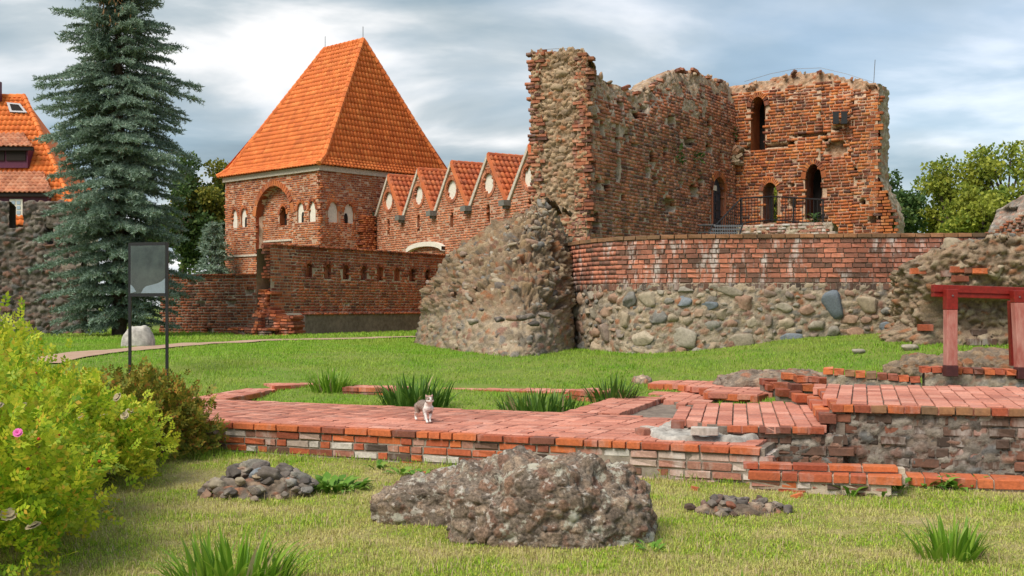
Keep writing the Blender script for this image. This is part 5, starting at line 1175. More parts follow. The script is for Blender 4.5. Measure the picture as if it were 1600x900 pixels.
# ================================================================== BOULDERS OF OLD MASONRY
def boulder(name, label, c, dims, seed, mat=M_lichen, sub=6, pal=BOULD_COL, sc=6.0, amp=.05, mort=(.26, .205, .16), rz=0.0, parent=None, low=.18, cat='boulder', group=None, flat=1.0):
    bm = bmesh.new(); bmesh.ops.create_icosphere(bm, subdivisions=sub, radius=1.0); P = np.array([v.co[:] for v in bm.verts]); Fc = np.array([[v.index for v in f.verts] for f in bm.faces]); bm.free()
    q = np.sign(P) * np.abs(P) ** .82; q /= np.abs(q).max(); base = q * np.array(dims)
    base = base * (1 + low * fbm(P * 1.7 + seed * 3.3, 4, seed))[:, None]; base[:, 2] *= (1 + .3 * fbm(P * 2.6 + seed, 3, seed + 3))
    ca, sa = math.cos(rz), math.sin(rz); base[:, :2] = np.stack([base[:, 0] * ca - base[:, 1] * sa, base[:, 0] * sa + base[:, 1] * ca], 1)
    h, col = rubble(base + seed * 1.7, sc, amp, pal * [1.35, 1.16, 1.0], mort, seed, 1.15); nrm_ = P / np.array(dims); nrm_ /= np.linalg.norm(nrm_, axis=1)[:, None]
    nrm_[:, :2] = np.stack([nrm_[:, 0] * ca - nrm_[:, 1] * sa, nrm_[:, 0] * sa + nrm_[:, 1] * ca], 1)
    h = h * .75 + .5 * amp * fbm(base * 7, 4, seed + 8) + .35 * amp * fbm(base * 20, 3, seed + 9)
    V = base + nrm_ * h[:, None] + np.array(c)
    o = mk(name, V, Fc, mat, parent, True, col)
    return tag(o, label, cat, group) if parent is None else o
mc = PZ(850, 836, 0.0); r_ = thing('masonry_boulder', (mc[0], mc[1], 0), 'large lichened lump of fallen masonry, biggest on the front lawn', 'boulder')
boulder('boulder_core', None, (mc[0], mc[1] + .05, .16), (.80, .52, .50), 3, sub=7, sc=8.5, amp=.045, parent=r_, low=.28)
boulder('boulder_spur', None, (mc[0] - .88, mc[1] + .75, .08), (.55, .34, .32), 5, sub=6, sc=9, amp=.04, parent=r_, low=.3)
boulder('boulder_shoulder', None, (mc[0] + .58, mc[1] + .25, .09), (.34, .36, .40), 6, sub=6, sc=9, amp=.04, parent=r_, low=.3)
rg = random.Random(31)
for k in range(26):
    a = rg.uniform(-2.9, .3); rr = rg.uniform(.2, 1.0); x, y = mc[0] + .86 * rr * math.cos(a) * 1.0, mc[1] + .05 + .54 * rr * math.sin(a); z = .12 + .46 * math.sqrt(max(0, 1 - rr ** 2.4)) * .88; s_ = rg.uniform(.025, .075)
    stone_obj((x, y, z), (s_ * rg.uniform(1, 1.5), s_, s_ * .8), (rg.uniform(0, 6), rg.uniform(0, 6), 0), M_stone_dk if rg.random() < .8 else M_darkbrick, r_)
def heap(name, label, pc, w, d, h, n, seed, sz, mats, n2=0):
    c = PZ(*pc, .0); root = thing(name, (c[0], c[1], 0), label, 'rubble'); rg = random.Random(seed)
    boulder('earth_core', None, (c[0], c[1], -.02), (w * .8, d * .75, h * .75), seed, M_rubble, 5, GREY_COL * 1.2, 9, .04, (.2, .155, .115), parent=root, low=.25)
    for k in range(n):
        a, rr = rg.uniform(0, 6.28), math.sqrt(rg.random()); x, y = c[0] + w * rr * math.cos(a), c[1] + d * rr * math.sin(a); s_ = rg.uniform(*sz) * (1.15 - .4 * rr); z = h * (1 - rr ** 2) * rg.uniform(.75, 1.0) + s_ * .2
        stone_obj((x, y, z), (s_ * rg.uniform(1, 1.5), s_ * rg.uniform(.8, 1.1), s_ * rg.uniform(.6, .9)), (rg.uniform(-.4, .4), rg.uniform(-.4, .4), rg.uniform(0, 6)), rg.choice(mats), root, hi=True)
    return root
h1_ = heap('stone_heap', 'low heap of grey and brown stones beside the pale green weeds', (411, 772), .62, .42, .27, 95, 41, (.04, .11), (M_stone_dk, M_stone_dk, M_stone_dk, M_stone))
pb_ = PZ(416, 738, .2); stone_obj((pb_[0], pb_[1] - .28, .2), (.125, .09, .10), (.1, .1, .2), M_stone_blue, h1_, hi=True)
heap('stone_heap', 'small low heap of dark stones in front of the thick lower step', (1153, 800), .50, .22, .12, 45, 42, (.03, .075), (M_stone_dk, M_stone_dk, M_darkbrick))
oc = PZ(1215, 578, .80); boulder('rock_outcrop', 'low dark rock hump in the grass in front of the retaining wall', (oc[0], oc[1] + .3, G1(oc[0], oc[1]) - .02), (1.0, .55, .26), 21, M_rubble, 6, GREY_COL * 1.1, 6, .05, rz=-.1)
oc = PZ(1320, 580, .86); boulder('rock_outcrop', 'low brown rock ridge between the dark hump and the red timber frame', (oc[0] + .1, oc[1] + .1, G1(oc[0], oc[1]) - .03), (.85, .3, .15), 22, M_rubble, 5, GREY_COL * 1.5, 6, .05)
oc = PZ(1003, 596, .5); boulder('small_rubble', 'small grey rubble lump by the court corner iris', (oc[0], oc[1], G1(oc[0], oc[1])), (.17, .14, .13), 23, M_rubble, 4, GREY_COL * 1.6, 9, .03)
bp = PZ(210, 540, .88); bo = boulder('rounded_boulder', 'smooth pale grey boulder at the foot of the spruce', (bp[0], bp[1] + .3, G1(bp[0], bp[1]) + .02), (.42, .36, .50), 24, M_cement, 4, np.array([(.36, .34, .31)] * 3), 2, .01, low=.05)
for u, v, s_, m, lab in ((1341, 541, .10, M_stone_tan, 'small pale stone on the grass slope near the retaining wall'), (1421, 528, .13, M_stone_tan, 'pale flat stone on the grass slope near the rubble overhang')):
    p = PY(u, v, 22.3); o = stone_obj((p[0], p[1], G1(p[0], p[1]) + s_ * .2), (s_ * 1.7, s_, s_ * .7), (0, 0, .3), m, None, 'pale_stone'); tag(o, lab, 'stone')

for i_, (u, v, Y, dm, lab) in enumerate(((1462, 566, 19.6, (.75, .55, .30), 'spill of brown rubble at the foot of the overhang, beside the first red post'), (1545, 566, 19.9, (1.0, .6, .34), 'spill of brown rubble in the hollow between the red posts'), (1640, 566, 19.6, (.9, .6, .36), 'spill of brown rubble past the second red post'))):
    p = PY(u, v, Y); boulder('rubble_spill', lab, (p[0], p[1], G1(p[0], p[1]) + .02), dm, 60 + i_, M_rubble, 6, CORE_COL * .48, 6, .06, (.19, .145, .105), low=.3, cat='rubble')
# ================================================================== RED TIMBER FRAME
Yf = 16.75
for u, v, lab in ((1086, 766, 'red brick chip on bare earth near the white-limed end of the platform wall'), (661, 741, 'red brick chip on the grass at the middle of the platform wall'), (1245, 778, 'brick chip in front of the thick lower step')):
    p = PZ(u, v, 0); o = brick_obj((p[0], p[1], G1(p[0], p[1]) + .012), (.055, .035, .022), u * 1.3, M_edge, None, 'brick_chip', (.2, .15), True); tag(o, lab, 'brick')
tf = thing('red_timber_frame', PY(1540, 585, Yf), 'red painted timber frame of posts and a long top rail', 'frame')
def post(u, v0, vm, vf, v1, uo=0.0, dY=0.0, wd=.078, name='post'):
    pts = [PY(u, v0, Yf + dY), PY(u + uo * .25, vm, Yf + dY), PY(u + uo, vf, Yf + dY), PY(u + uo * 1.05, v1, Yf + dY)]
    def seg(a, b, m, nm, par, g=0.0):
        mb = MB(); V = [a + [sx * (wd + g), sy * (wd + g), 0] for sy in (-1, 1) for sx in (-1, 1)] + [b + [sx * (wd + g), sy * (wd + g), 0] for sy in (-1, 1) for sx in (-1, 1)]
        mb.add(V, [(0, 1, 3, 2), (4, 6, 7, 5), (0, 4, 5, 1), (2, 3, 7, 6), (0, 2, 6, 4), (1, 5, 7, 3)]); o = mb.build(nm, m, par)
        bv = o.modifiers.new('b', 'BEVEL'); bv.width = .008; bv.segments = 2; return o
    p = seg(pts[2], pts[1], M_fade, name, tf); seg(pts[1], pts[0], M_red, 'painted_post_top', p, .004); seg(pts[3], pts[2], M_boot, 'post_boot', p, .008)
    b = PY(u, v0 + 10, Yf + dY) + [0, -wd - .006, 0]; MB().bar(b, b + [0, -.014, 0], .012, 8).build('bolt', M_steel, p); return p
post(1485, 452, 484, 571, 588); post(1589, 454, 473, 574, 592, 7); post(1700, 458, 476, 580, 596)
for (u0, u1, v, h, dy) in ((1457, 1710, 450.5, .055, .0), (1457, 1710, 459, .045, .02)):
    a, b = PY(u0, v, Yf + .15 + dy), PY(u1, v + 8, Yf + .15 + dy); d = (b - a) / np.linalg.norm(b - a); mb = MB(); c = (a + b) / 2; up_ = np.cross(d, [0, 1, 0]) * -1; up_ = up_ if up_[2] > 0 else -up_
    mb.box(c, (np.linalg.norm(b - a) / 2, .07, h), ax=np.array([d, np.cross(up_, d), up_])); o = mb.build('rail', M_red, tf); bv = o.modifiers.new('b', 'BEVEL'); bv.width = .008; bv.segments = 2
p0, p1 = PY(1580, 470, Yf + .45), PY(1583, 571, Yf + .5); MB().bar(p0, p1, .06, 4).build('rear_brace', M_red, tf)

# ================================================================== INFORMATION BOARD
Ys = 22.2
sg0, sg1 = PY(203, 572, Ys), PY(261, 574, Ys - .25); sg0[2] = G1(sg0[0], sg0[1]) - .05; sg1[2] = G1(sg1[0], sg1[1]) - .05
zt_ = PY(203, 380, Ys)[2]; zb_ = PY(203, 461, Ys)[2]
board = thing('information_board', (sg0 + sg1) / 2, 'black framed glazed board on two tall thin posts on the lawn', 'sign')
for p in (sg0, sg1): MB().box((p[0], p[1], (p[2] + zt_) / 2), (.025, .025, (zt_ - p[2]) / 2)).build('post', M_iron, board)
dxy = (sg1 - sg0) * [1, 1, 0]; L_ = np.linalg.norm(dxy); dxy /= L_; an = math.atan2(dxy[1], dxy[0]); cm = (sg0 + sg1) / 2
for z in (zt_ - .02, zb_): MB().box((cm[0], cm[1], z), (L_ / 2 - .025, .024, .03), an).build('frame_rail', M_iron, board)
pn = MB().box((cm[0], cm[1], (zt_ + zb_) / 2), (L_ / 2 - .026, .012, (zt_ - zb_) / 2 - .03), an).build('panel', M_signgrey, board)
wS = Wall([(cm - dxy * (L_ / 2 - .03))[:2], (cm + dxy * (L_ / 2 - .03))[:2]]); hS = zt_ - zb_ - .06
panel(wS, [(x * wS.L, zb_ + .035 + y * hS) for x, y in ((.30, 0), (1, 0), (1, .30), (.9, .24), (.78, .20), (.62, .17), (.45, .14), (.38, .10))], .020, M_paleblue, pn, 'pale_piece', .005)  # thin pale blue pieces with a ragged outline along the panel's foot
panel(wS, [(x * wS.L, zb_ + .035 + y * hS) for x, y in ((0, 0), (.16, .03), (.08, .12), (.03, .16), (0, .17))], .020, M_paleblue, pn, 'pale_piece', .005)
def sheet_glass():
    t = NT('board_glass'); t.n.remove(t.b); g = t.n.new('ShaderNodeBsdfGlossy'); g.inputs['Roughness'].default_value = .06; tr = t.n.new('ShaderNodeBsdfTransparent'); mx = t.n.new('ShaderNodeMixShader'); fr = t.n.new('ShaderNodeFresnel'); fr.inputs[0].default_value = 1.38
    t.l.new(fr.outputs[0], mx.inputs[0]); t.l.new(tr.outputs[0], mx.inputs[1]); t.l.new(g.outputs[0], mx.inputs[2]); t.l.new(mx.outputs[0], t.n['Material Output'].inputs[0]); return t.m
panel(wS, [(0, zb_ + .03), (wS.L, zb_ + .03), (wS.L, zt_ - .05), (0, zt_ - .05)], .028, sheet_glass(), pn, 'glass_pane', .004)
# ================================================================== CAT
def make_cat():
    foot = PZ(668, 660.5, .4); fw = np.array([.34, -.94, 0]); fw /= np.linalg.norm(fw); rt = np.array([-fw[1], fw[0], 0]); upv = np.array([0, 0, 1.0])
    W = lambda f, r, u: np.array([foot[0], foot[1], .402]) + fw * f + rt * r + upv * u
    bm = bmesh.new()
    def ball(p, r): bmesh.ops.create_icosphere(bm, subdivisions=2, radius=r, matrix=Matrix.Translation(Vector(p)))
    def caps(pts):
        for (a, ra), (b, rb_) in zip(pts[:-1], pts[1:]):
            a, b = np.array(a), np.array(b); n = max(2, int(np.linalg.norm(b - a) / (min(ra, rb_) * .5)))
            for i in range(n + 1): ball(a + (b - a) * i / n, ra + (rb_ - ra) * i / n)
    caps([((.015, 0, .195), .062), ((-.03, 0, .20), .072), ((-.14, 0, .195), .073), ((-.24, 0, .205), .075), ((-.31, 0, .20), .068)])      # trunk, in (forward, right, up)
    caps([((.02, 0, .225), .055), ((.055, 0, .265), .046), ((.085, 0, .300), .045)])
    caps([((.085, 0, .303), .054), ((.105, 0, .300), .046)]); caps([((.125, -.012, .287), .022), ((.135, .0, .286), .022), ((.125, .012, .287), .022)])
    for s in (-1, 1):
        caps([((.10, s * .03, .290), .026), ((.105, s * .022, .285), .022)])
        caps([((.075, s * .032, .335), .020), ((.073, s * .040, .352), .012), ((.072, s * .044, .368), .005)])
        k = .045 if s < 0 else -.01
        caps([((.01, s * .042, .185), .040), ((.0 + k * .3, s * .04, .12), .026), ((.015 + k * .6, s * .032, .07), .018), ((.02 + k, s * .026, .022), .0155), ((.042 + k, s * .026, .016), .017)])
        q = -.06 if s < 0 else .03
        caps([((-.30, s * .045, .185), .056), ((-.265 + q * .4, s * .052, .125), .040), ((-.33 + q * .8, s * .05, .075), .020), ((-.345 + q, s * .05, .05), .016), ((-.325 + q, s * .05, .018), .016), ((-.30 + q, s * .05, .015), .018)])
    caps([((-.37, 0, .21), .022), ((-.43, .01, .17), .018), ((-.49, .02, .12), .016), ((-.55, .03, .10), .014)])
    me = bpy.data.meshes.new('body'); bm.to_mesh(me); bm.free(); tmp = bpy.data.objects.new('cat_tmp', me); COL.objects.link(tmp)
    rm = tmp.modifiers.new('r', 'REMESH'); rm.mode = 'VOXEL'; rm.voxel_size = .006; sm = tmp.modifiers.new('s', 'SMOOTH'); sm.iterations = 5
    dg = bpy.context.evaluated_depsgraph_get(); ev = bpy.data.meshes.new_from_object(tmp.evaluated_get(dg)); V = np.array([v.co[:] for v in ev.vertices]); Fc = [tuple(p.vertices) for p in ev.polygons]
    bpy.data.objects.remove(tmp)
    f, r, u = V.T; n = fbm(V * 30, 3, 5)
    grey = np.array([.22, .165, .135]) * (1 + .35 * np.sin(f * 110 + n * 3))[:, None] * (1 + .3 * n)[:, None]; wht = np.array([.74, .70, .66])
    white = (u < .115 + .02 * n) & ~((u > .045) & (np.abs(r + .03) < .03) & (f > -.1) & (n > -.1))
    white |= (f > .035 + .02 * n) & (u < .262); white |= (f > .112) & (u < .298); white |= (np.abs(r) < .010 + .4 * np.maximum(0, .315 - u)) & (f > .10) & (u < .335)
    col = np.where(white[:, None], wht, grey); ear = (u > .342) & (f > .078); col = np.where(ear[:, None], np.array([.45, .26, .22]), col)
    t = NT('cat_fur'); t.color(t.mix(1.0, t.attr(), t.ramp(t.noise(120, 3), [(0.3, .8), (.7, 1.15)]), 'MULTIPLY')); t.bump(t.noise(160, 3), .3, .004)
    root = thing('cat', foot, 'grey tabby and white cat walking on the brick platform', 'cat')
    mk('body', np.array([W(*p) for p in V]), Fc, t.m, root, True, col)
    M_eye = plain('cat_eye', (.10, .085, .02), .2); M_nose = plain('cat_nose', (.40, .17, .14), .5)
    for s in (-1, 1):
        mb = MB(); bmx = bmesh.new(); bmesh.ops.create_icosphere(bmx, subdivisions=2, radius=.0095, matrix=Matrix.Translation(Vector(W(.139, s * .023, .312)))); mb.add([v.co[:] for v in bmx.verts], [[v.index for v in q.verts] for q in bmx.faces]); bmx.free(); mb.build('eye', M_eye, root, True)
    mb = MB(); bmx = bmesh.new(); bmesh.ops.create_icosphere(bmx, subdivisions=1, radius=.0075, matrix=Matrix.Translation(Vector(W(.156, 0, .297)))); mb.add([v.co[:] for v in bmx.verts], [[v.index for v in q.verts] for q in bmx.faces]); bmx.free(); mb.build('nose', M_nose, root, True)
make_cat()

# ================================================================== PLANTS
def diamonds(C, U, W_, ln, wd, fold=.15):
    """leaf faces: base C, direction U, side W_; two triangles folded along the midrib -> one quad each leaf"""
    n = len(C); N = np.cross(U, W_); V = np.empty((n, 4, 3)); ln, wd = np.asarray(ln).reshape(-1, 1), np.asarray(wd).reshape(-1, 1)
    V[:, 0] = C; V[:, 1] = C + U * ln * .48 + W_ * wd / 2 + N * wd * fold; V[:, 2] = C + U * ln; V[:, 3] = C + U * ln * .48 - W_ * wd / 2 + N * wd * fold
    return V.reshape(-1, 3), np.arange(4 * n).reshape(-1, 4)
def unit(a): return a / (np.linalg.norm(a, axis=-1, keepdims=True) + 1e-9)
def side(U, rng): return unit(np.cross(U, unit(rng.normal(size=U.shape))))

# --- iris clumps: every leaf an object
def _blade(seed, bend, nseg=6):
    V, Fc = [], []
    for i in range(nseg + 1):
        t = i / nseg; w = .5 * (1 - t ** 2.2) + .02; z = t - bend * .25 * t ** 3; x = bend * .55 * t ** 2
        V += [(x, -w * .085, z), (x + .02 * (1 - t), 0, z), (x, w * .085, z)]
    for i in range(nseg):
        a = 3 * i; Fc += [(a, a + 1, a + 4, a + 3), (a + 1, a + 2, a + 5, a + 4)]
    me = raw_mesh('leaf', np.array(V), Fc, True); me.materials.append(M_iris); return me
BLADES = [_blade(i, b) for i, b in enumerate((.1, .25, .4, .6, .85, 1.1))]
def iris(label, u, v, z, h, rad, n, mat, seed, wide=1.0, name='iris_clump'):
    c = PZ(u, v, z); c[2] = G1(c[0], c[1]) - .02; root = thing(name, c, label, 'plant'); rg = random.Random(seed)
    for k in range(n):
        a, rr = rg.uniform(0, 6.283), math.sqrt(rg.random()); x, y = rad * .55 * rr * math.cos(a), rad * .40 * rr * math.sin(a)
        o = bpy.data.objects.new('leaf', rg.choice(BLADES[:3] if rr < .5 else BLADES[1:6])); l = h * rg.uniform(.65, 1.12) * (1.0 - .2 * rr)
        o.location = (c[0] + x, c[1] + y, c[2]); o.scale = (l, l * wide * rg.uniform(.8, 1.2), l); o.rotation_euler = (rg.gauss(0, .08), rr * rg.uniform(.15, .5), a + rg.gauss(0, .5))
        o.material_slots[0].link = 'OBJECT'; o.material_slots[0].material = M_straw if rg.random() < .05 else mat; link(o, root)
iris('light green iris clump at the far corner of the grass court', 517, 612, .36, .50, .62, 150, M_irisY, 1)
iris('dark green iris clump behind the cat', 648, 629, .34, .64, .95, 190, M_iris, 2)
iris('wide spreading dark iris clump at the edge of the long platform', 846, 641, .32, .52, 1.15, 190, M_iris, 3)
iris('iris clump at the corner of the court by the raised footing', 957, 625, .36, .54, .66, 140, M_iris, 4)
iris('bright yellow-green iris clump near the rose shrubs', 366, 925, 0, .48, .72, 200, M_irisY, 5, 1.0)
iris('isolated strap-leaved tuft with dry leaves at its foot on the front lawn', 1484, 872, 0, .40, .42, 80, M_irisY, 6, 1.0)
iris('few upright iris blades on the front lawn', 1160, 938, 0, .28, .45, 26, M_irisY, 7, 1.2)
# --- weeds: rosettes of broad leaves
def _wleaf(seed):
    rg = np.random.default_rng(seed); V, Fc = [], []
    for i in range(6):
        t = i / 5; w = .17 * math.sin(math.pi * min(1, t * .92 + .06)) ** .8 * (1 + .25 * math.sin(i * 2.6)); V += [(t * .92, -w, .42 * t - .55 * t ** 2.4 + .02), (t * .92, 0, .42 * t - .55 * t ** 2.4), (t * .92, w, .42 * t - .55 * t ** 2.4 + .02)]
    for i in range(5): a = 3 * i; Fc += [(a, a + 1, a + 4, a + 3), (a + 1, a + 2, a + 5, a + 4)]
    me = raw_mesh('leaf', np.array(V), Fc, True); me.materials.append(M_weed); return me
WLEAF = [_wleaf(i) for i in range(3)]
def weed(label, u, v, z, l, n, seed, spread=.06, group=None, ground=True, mat=M_weed):
    c = PZ(u, v, z)
    if ground: c[2] = G1(c[0], c[1])
    root = thing('weed', c, label, 'weed', group); rg = random.Random(seed)
    for k in range(n):
        o = bpy.data.objects.new('leaf', rg.choice(WLEAF)); a = rg.uniform(0, 6.283); s_ = l * rg.uniform(.6, 1.2); rr = spread * math.sqrt(rg.random())
        o.location = (c[0] + rr * math.cos(a), c[1] + rr * math.sin(a), c[2]); o.scale = (s_, s_ * rg.uniform(.7, 1.1), s_); o.rotation_euler = (rg.gauss(0, .15), -rg.uniform(.1, .9), a + rg.gauss(0, .4))
        o.material_slots[0].link = 'OBJECT'; o.material_slots[0].material = mat; link(o, root)
GW = 'weeds along the foot of the lowest brick course'
for i, (u, v) in enumerate(((1404, 766), (1446, 762), (1462, 765), (1494, 765), (1517, 763), (1583, 762), (1330, 776), (1382, 776))): weed({0: 'weed in the corner where the thick lower step meets the lowest course', 5: 'lone weed further along the lowest brick course, past the row of weeds', 6: 'weed at the middle of the foot of the thick lower step', 7: 'weed at the free end of the thick lower step'}.get(i, 'broad-leaved weed in the row along the lowest brick course'), u, v, 0, .20, 13, 60 + i, .07, GW)
for i, (u, v) in enumerate(((626, 742), (690, 742), (655, 744), (590, 733))): weed('weed at the foot of the platform wall, between stone heap and big boulder' if i == 3 else 'weed growing at the foot of the platform wall behind the big boulder', u, v, 0, .17, 12, 80 + i, .10, 'weeds along the foot of the platform wall')
weed('dense pale green weed clump beside the low stone heap', 522, 766, 0, .19, 130, 90, .30)
weed('small round green weed on the lawn between boulder and lone iris tuft', 1020, 858, 0, .10, 16, 91, .08)
weed('yellow-green seedling rooted in the sooty wall', 1425, 655, .62, .09, 14, 92, .03, None, False)
weed('dark weed clump in the dead corner between the landings', 1222, 624, .5, .12, 16, 93, .06)
GF = 'weeds beside the timber frame'
for i, (u, v) in enumerate(((1505, 576), (1520, 574), (1588, 578))): weed('green weed growing between the red timber posts', u, v, .9, .16, 12, 94 + i, .06, GF)
for i, (w, u, v, l) in enumerate(((wB, 1141, 200, .3), (wB, 1145, 215, .25), (wA, 1087, 245, .25), (wA, 1060, 243, .3), (wB, 1276, 352, .5))):
    s, z = w.uv(u, v); c = w.at(s, z, .05); root = thing('wall_plant', c, ['green tuft rooted high in the keep corner', 'green tuft rooted in the keep corner just below another', 'green tuft in the weathered keep wall near the door', 'green tuft in the middle of the weathered keep wall', 'grey-green bush at the foot of the keep arch'][i], 'plant'); rg = random.Random(i)
    for k in range(26):
        o = bpy.data.objects.new('leaf', rg.choice(WLEAF)); a = rg.uniform(0, 6.28); s_ = l * rg.uniform(.5, 1.1); o.location = (c[0] + rg.gauss(0, l * .3), c[1] - abs(rg.gauss(0, .06)), c[2] + rg.gauss(0, l * .45)); o.scale = (s_, s_, s_); o.rotation_euler = (rg.gauss(0, .4), rg.uniform(-.9, .6), a); link(o, root)
        o.material_slots[0].link = 'OBJECT'; o.material_slots[0].material = M_leafD

# --- rose shrubs
def shrub(label, c, r, h, n, seed, mat=M_rose, hips=12, blooms=6, pink=0, lf=.05, stem_n=34):
    rng = np.random.default_rng(seed); z0 = G1(*c); root = thing('rose_shrub', (c[0], c[1], z0), label, 'shrub', 'rose shrubs along the lawn')
    d = unit(rng.normal(size=(n, 3))); d[:, 2] = np.abs(d[:, 2]) * 1.0 - .25 * (rng.random(n) < .25); d = unit(d)
    lump = 1 + .26 * fbm(d * 2.2 + seed, 3, seed) + .26 * fbm(d * 6 + seed, 2, seed + 2); rad = (1 - .55 * rng.random(n) ** 1.7) * lump; sh = rng.integers(0, 70, n); shd = unit(rng.normal(size=(70, 3)) * [1, 1, .6] + [0, 0, .8]); on = rng.random(n) < .14; d = np.where(on[:, None], unit(shd[sh] + .07 * rng.normal(size=(n, 3))), d); rad = np.where(on, rng.uniform(.75, 1.22, n), rad)
    P = d * rad[:, None] * np.array([r, r, h * .80]); P[:, 2] = P[:, 2] + h * .20; P[:, 2] = np.maximum(P[:, 2], .03 + .15 * rng.random(n)); P += [c[0], c[1], z0]
    out = unit(d + .7 * rng.normal(size=(n, 3)) + [0, 0, .5]); sd = side(out, rng); C, U, S = [], [], []; k = lf * rng.uniform(.75, 1.3, (n, 1))
    for pos, sg in ((.3, 1), (.3, -1), (.95, 1), (.95, -1), (1.55, 1), (1.55, -1), (1.75, 0)):
        C.append(P + out * pos * k); u = unit(out * (.55 if sg else 1) + sd * sg) ; U.append(u); S.append(unit(np.cross(np.cross(out, sd), u)))
    C, U, S = np.vstack(C), np.vstack(U), np.vstack(S); kk = np.tile(k, (7, 1)); V, Fc = diamonds(C, U, S, kk * rng.uniform(.85, 1.15, kk.shape), kk * .62)
    mk('foliage', V, Fc, mat, root, kind='stuff')
    mb = MB(); rg = random.Random(seed)
    for i in range(stem_n):
        a = rg.uniform(0, 6.283); rr = rg.uniform(.3, .85); e = (c[0] + r * rr * math.cos(a), c[1] + r * rr * math.sin(a), z0 + h * rg.uniform(.45, .85) * (1.1 - .5 * rr)); b = (c[0] + .3 * r * rr * math.cos(a), c[1] + .3 * r * rr * math.sin(a), z0 - .02)
        m_ = tuple(b[j] * .45 + e[j] * .55 + (.10 if j == 2 else 0) for j in range(3)); mb.tube([b, m_, e], [.010, .008, .004], 4)
    mb.build('stems', M_twig, root, kind='stuff')
    def surf(i): return P[i] + d[i] * .03
    vis = [i for i in range(n) if rad[i] > .8 and d[i][1] < .25 and d[i][0] > -.5]
    for i in rg.sample(vis, min(hips, len(vis))):
        bmx = bmesh.new(); bmesh.ops.create_icosphere(bmx, subdivisions=2, radius=.013); o = bpy.data.objects.new('rose_hip', HIP); bmx.free(); o.location = surf(i); link(o, root)
    for q, i in enumerate(rg.sample(vis, min(blooms * 3, len(vis)))):
        o = bpy.data.objects.new('flower', BLOOM); o.location = surf(i); o.rotation_euler = (rg.uniform(.2, 1.1), rg.uniform(-.5, .5), rg.uniform(-.6, .6)); s_ = rg.uniform(.8, 1.4); o.scale = (s_,) * 3; o.material_slots[0].link = 'OBJECT'; o.material_slots[0].material = M_bloom; link(o, root)
    if pink:                                # the one open flower, on the leaf nearest to where it shows
        px = np.abs(800 + P[:, 0] / P[:, 1] * F - 37) + np.abs(HOR + (CAMH - P[:, 2]) / P[:, 1] * F - 670) + 40 * P[:, 1]; i = int(np.argmin(px))
        o = bpy.data.objects.new('flower', BLOOM); o.location = np.array([0, 0, CAMH]) + (P[i] - [0, 0, CAMH]) * .975; o.rotation_euler = (1.0, .2, 0); o.scale = (.75,) * 3; o.material_slots[0].link = 'OBJECT'; o.material_slots[0].material = M_pink; link(o, root)
    return root
M_hip = plain('rose_hip_red', (.50, .06, .02), .35); M_pink = plain('pink_petal', (.70, .12, .38), .6); M_bloom = plain('spent_bloom', (.42, .34, .22), .8, .3)
def _petals():
    V, Fc = [], []
    for ring_, (n_, l, z) in enumerate(((6, .042, .012), (5, .028, .022))):
        for i in range(n_):
            a = 2 * math.pi * (i + .5 * ring_) / n_; b = len(V)
            for t, w in ((0, .006), (.6, .022), (1, .014)):
                for sg in (-1, 1): V.append((math.cos(a) * l * t - math.sin(a) * w * sg, math.sin(a) * l * t + math.cos(a) * w * sg, z * t * (1.5 - t) * 2))
            Fc += [(b, b + 1, b + 3, b + 2), (b + 2, b + 3, b + 5, b + 4)]
    me = raw_mesh('flower', np.array(V), Fc, True); me.materials.append(M_bloom); return me
BLOOM = _petals()
_b = bmesh.new(); bmesh.ops.create_icosphere(_b, subdivisions=2, radius=.013); HIP = bpy.data.meshes.new('rose_hip'); _b.to_mesh(HIP); _b.free(); HIP.materials.append(M_hip)
shrub('yellow-green rose shrub with many red hips and one pink flower', (-4.30, 8.3), 1.22, 1.35, 4600, 1, hips=26, blooms=3, pink=1, lf=.046)
shrub('rose shrub just behind the one with the pink flower', (-4.95, 9.7), 1.35, 1.58, 4800, 2, hips=14, blooms=6)
shrub('tallest bright rose shrub, its shoots rising above all the others', (-6.0, 11.2), 1.6, 1.92, 4600, 3, hips=6, blooms=5)
shrub('lower rose shrub between the tall shrubs and the long platform', (-5.05, 12.3), 1.15, 1.12, 4000, 4, hips=6, blooms=7)
shrub('brownish rose shrub with turning leaves overhanging the platform end', (-4.62, 14.35), .82, 1.0, 2600, 5, M_roseT, hips=4, blooms=0, stem_n=60)
shrub('low rose shrub of pale yellow leaves in front of the brownish one', (-5.15, 13.0), .85, .90, 2400, 6, hips=3, blooms=3)

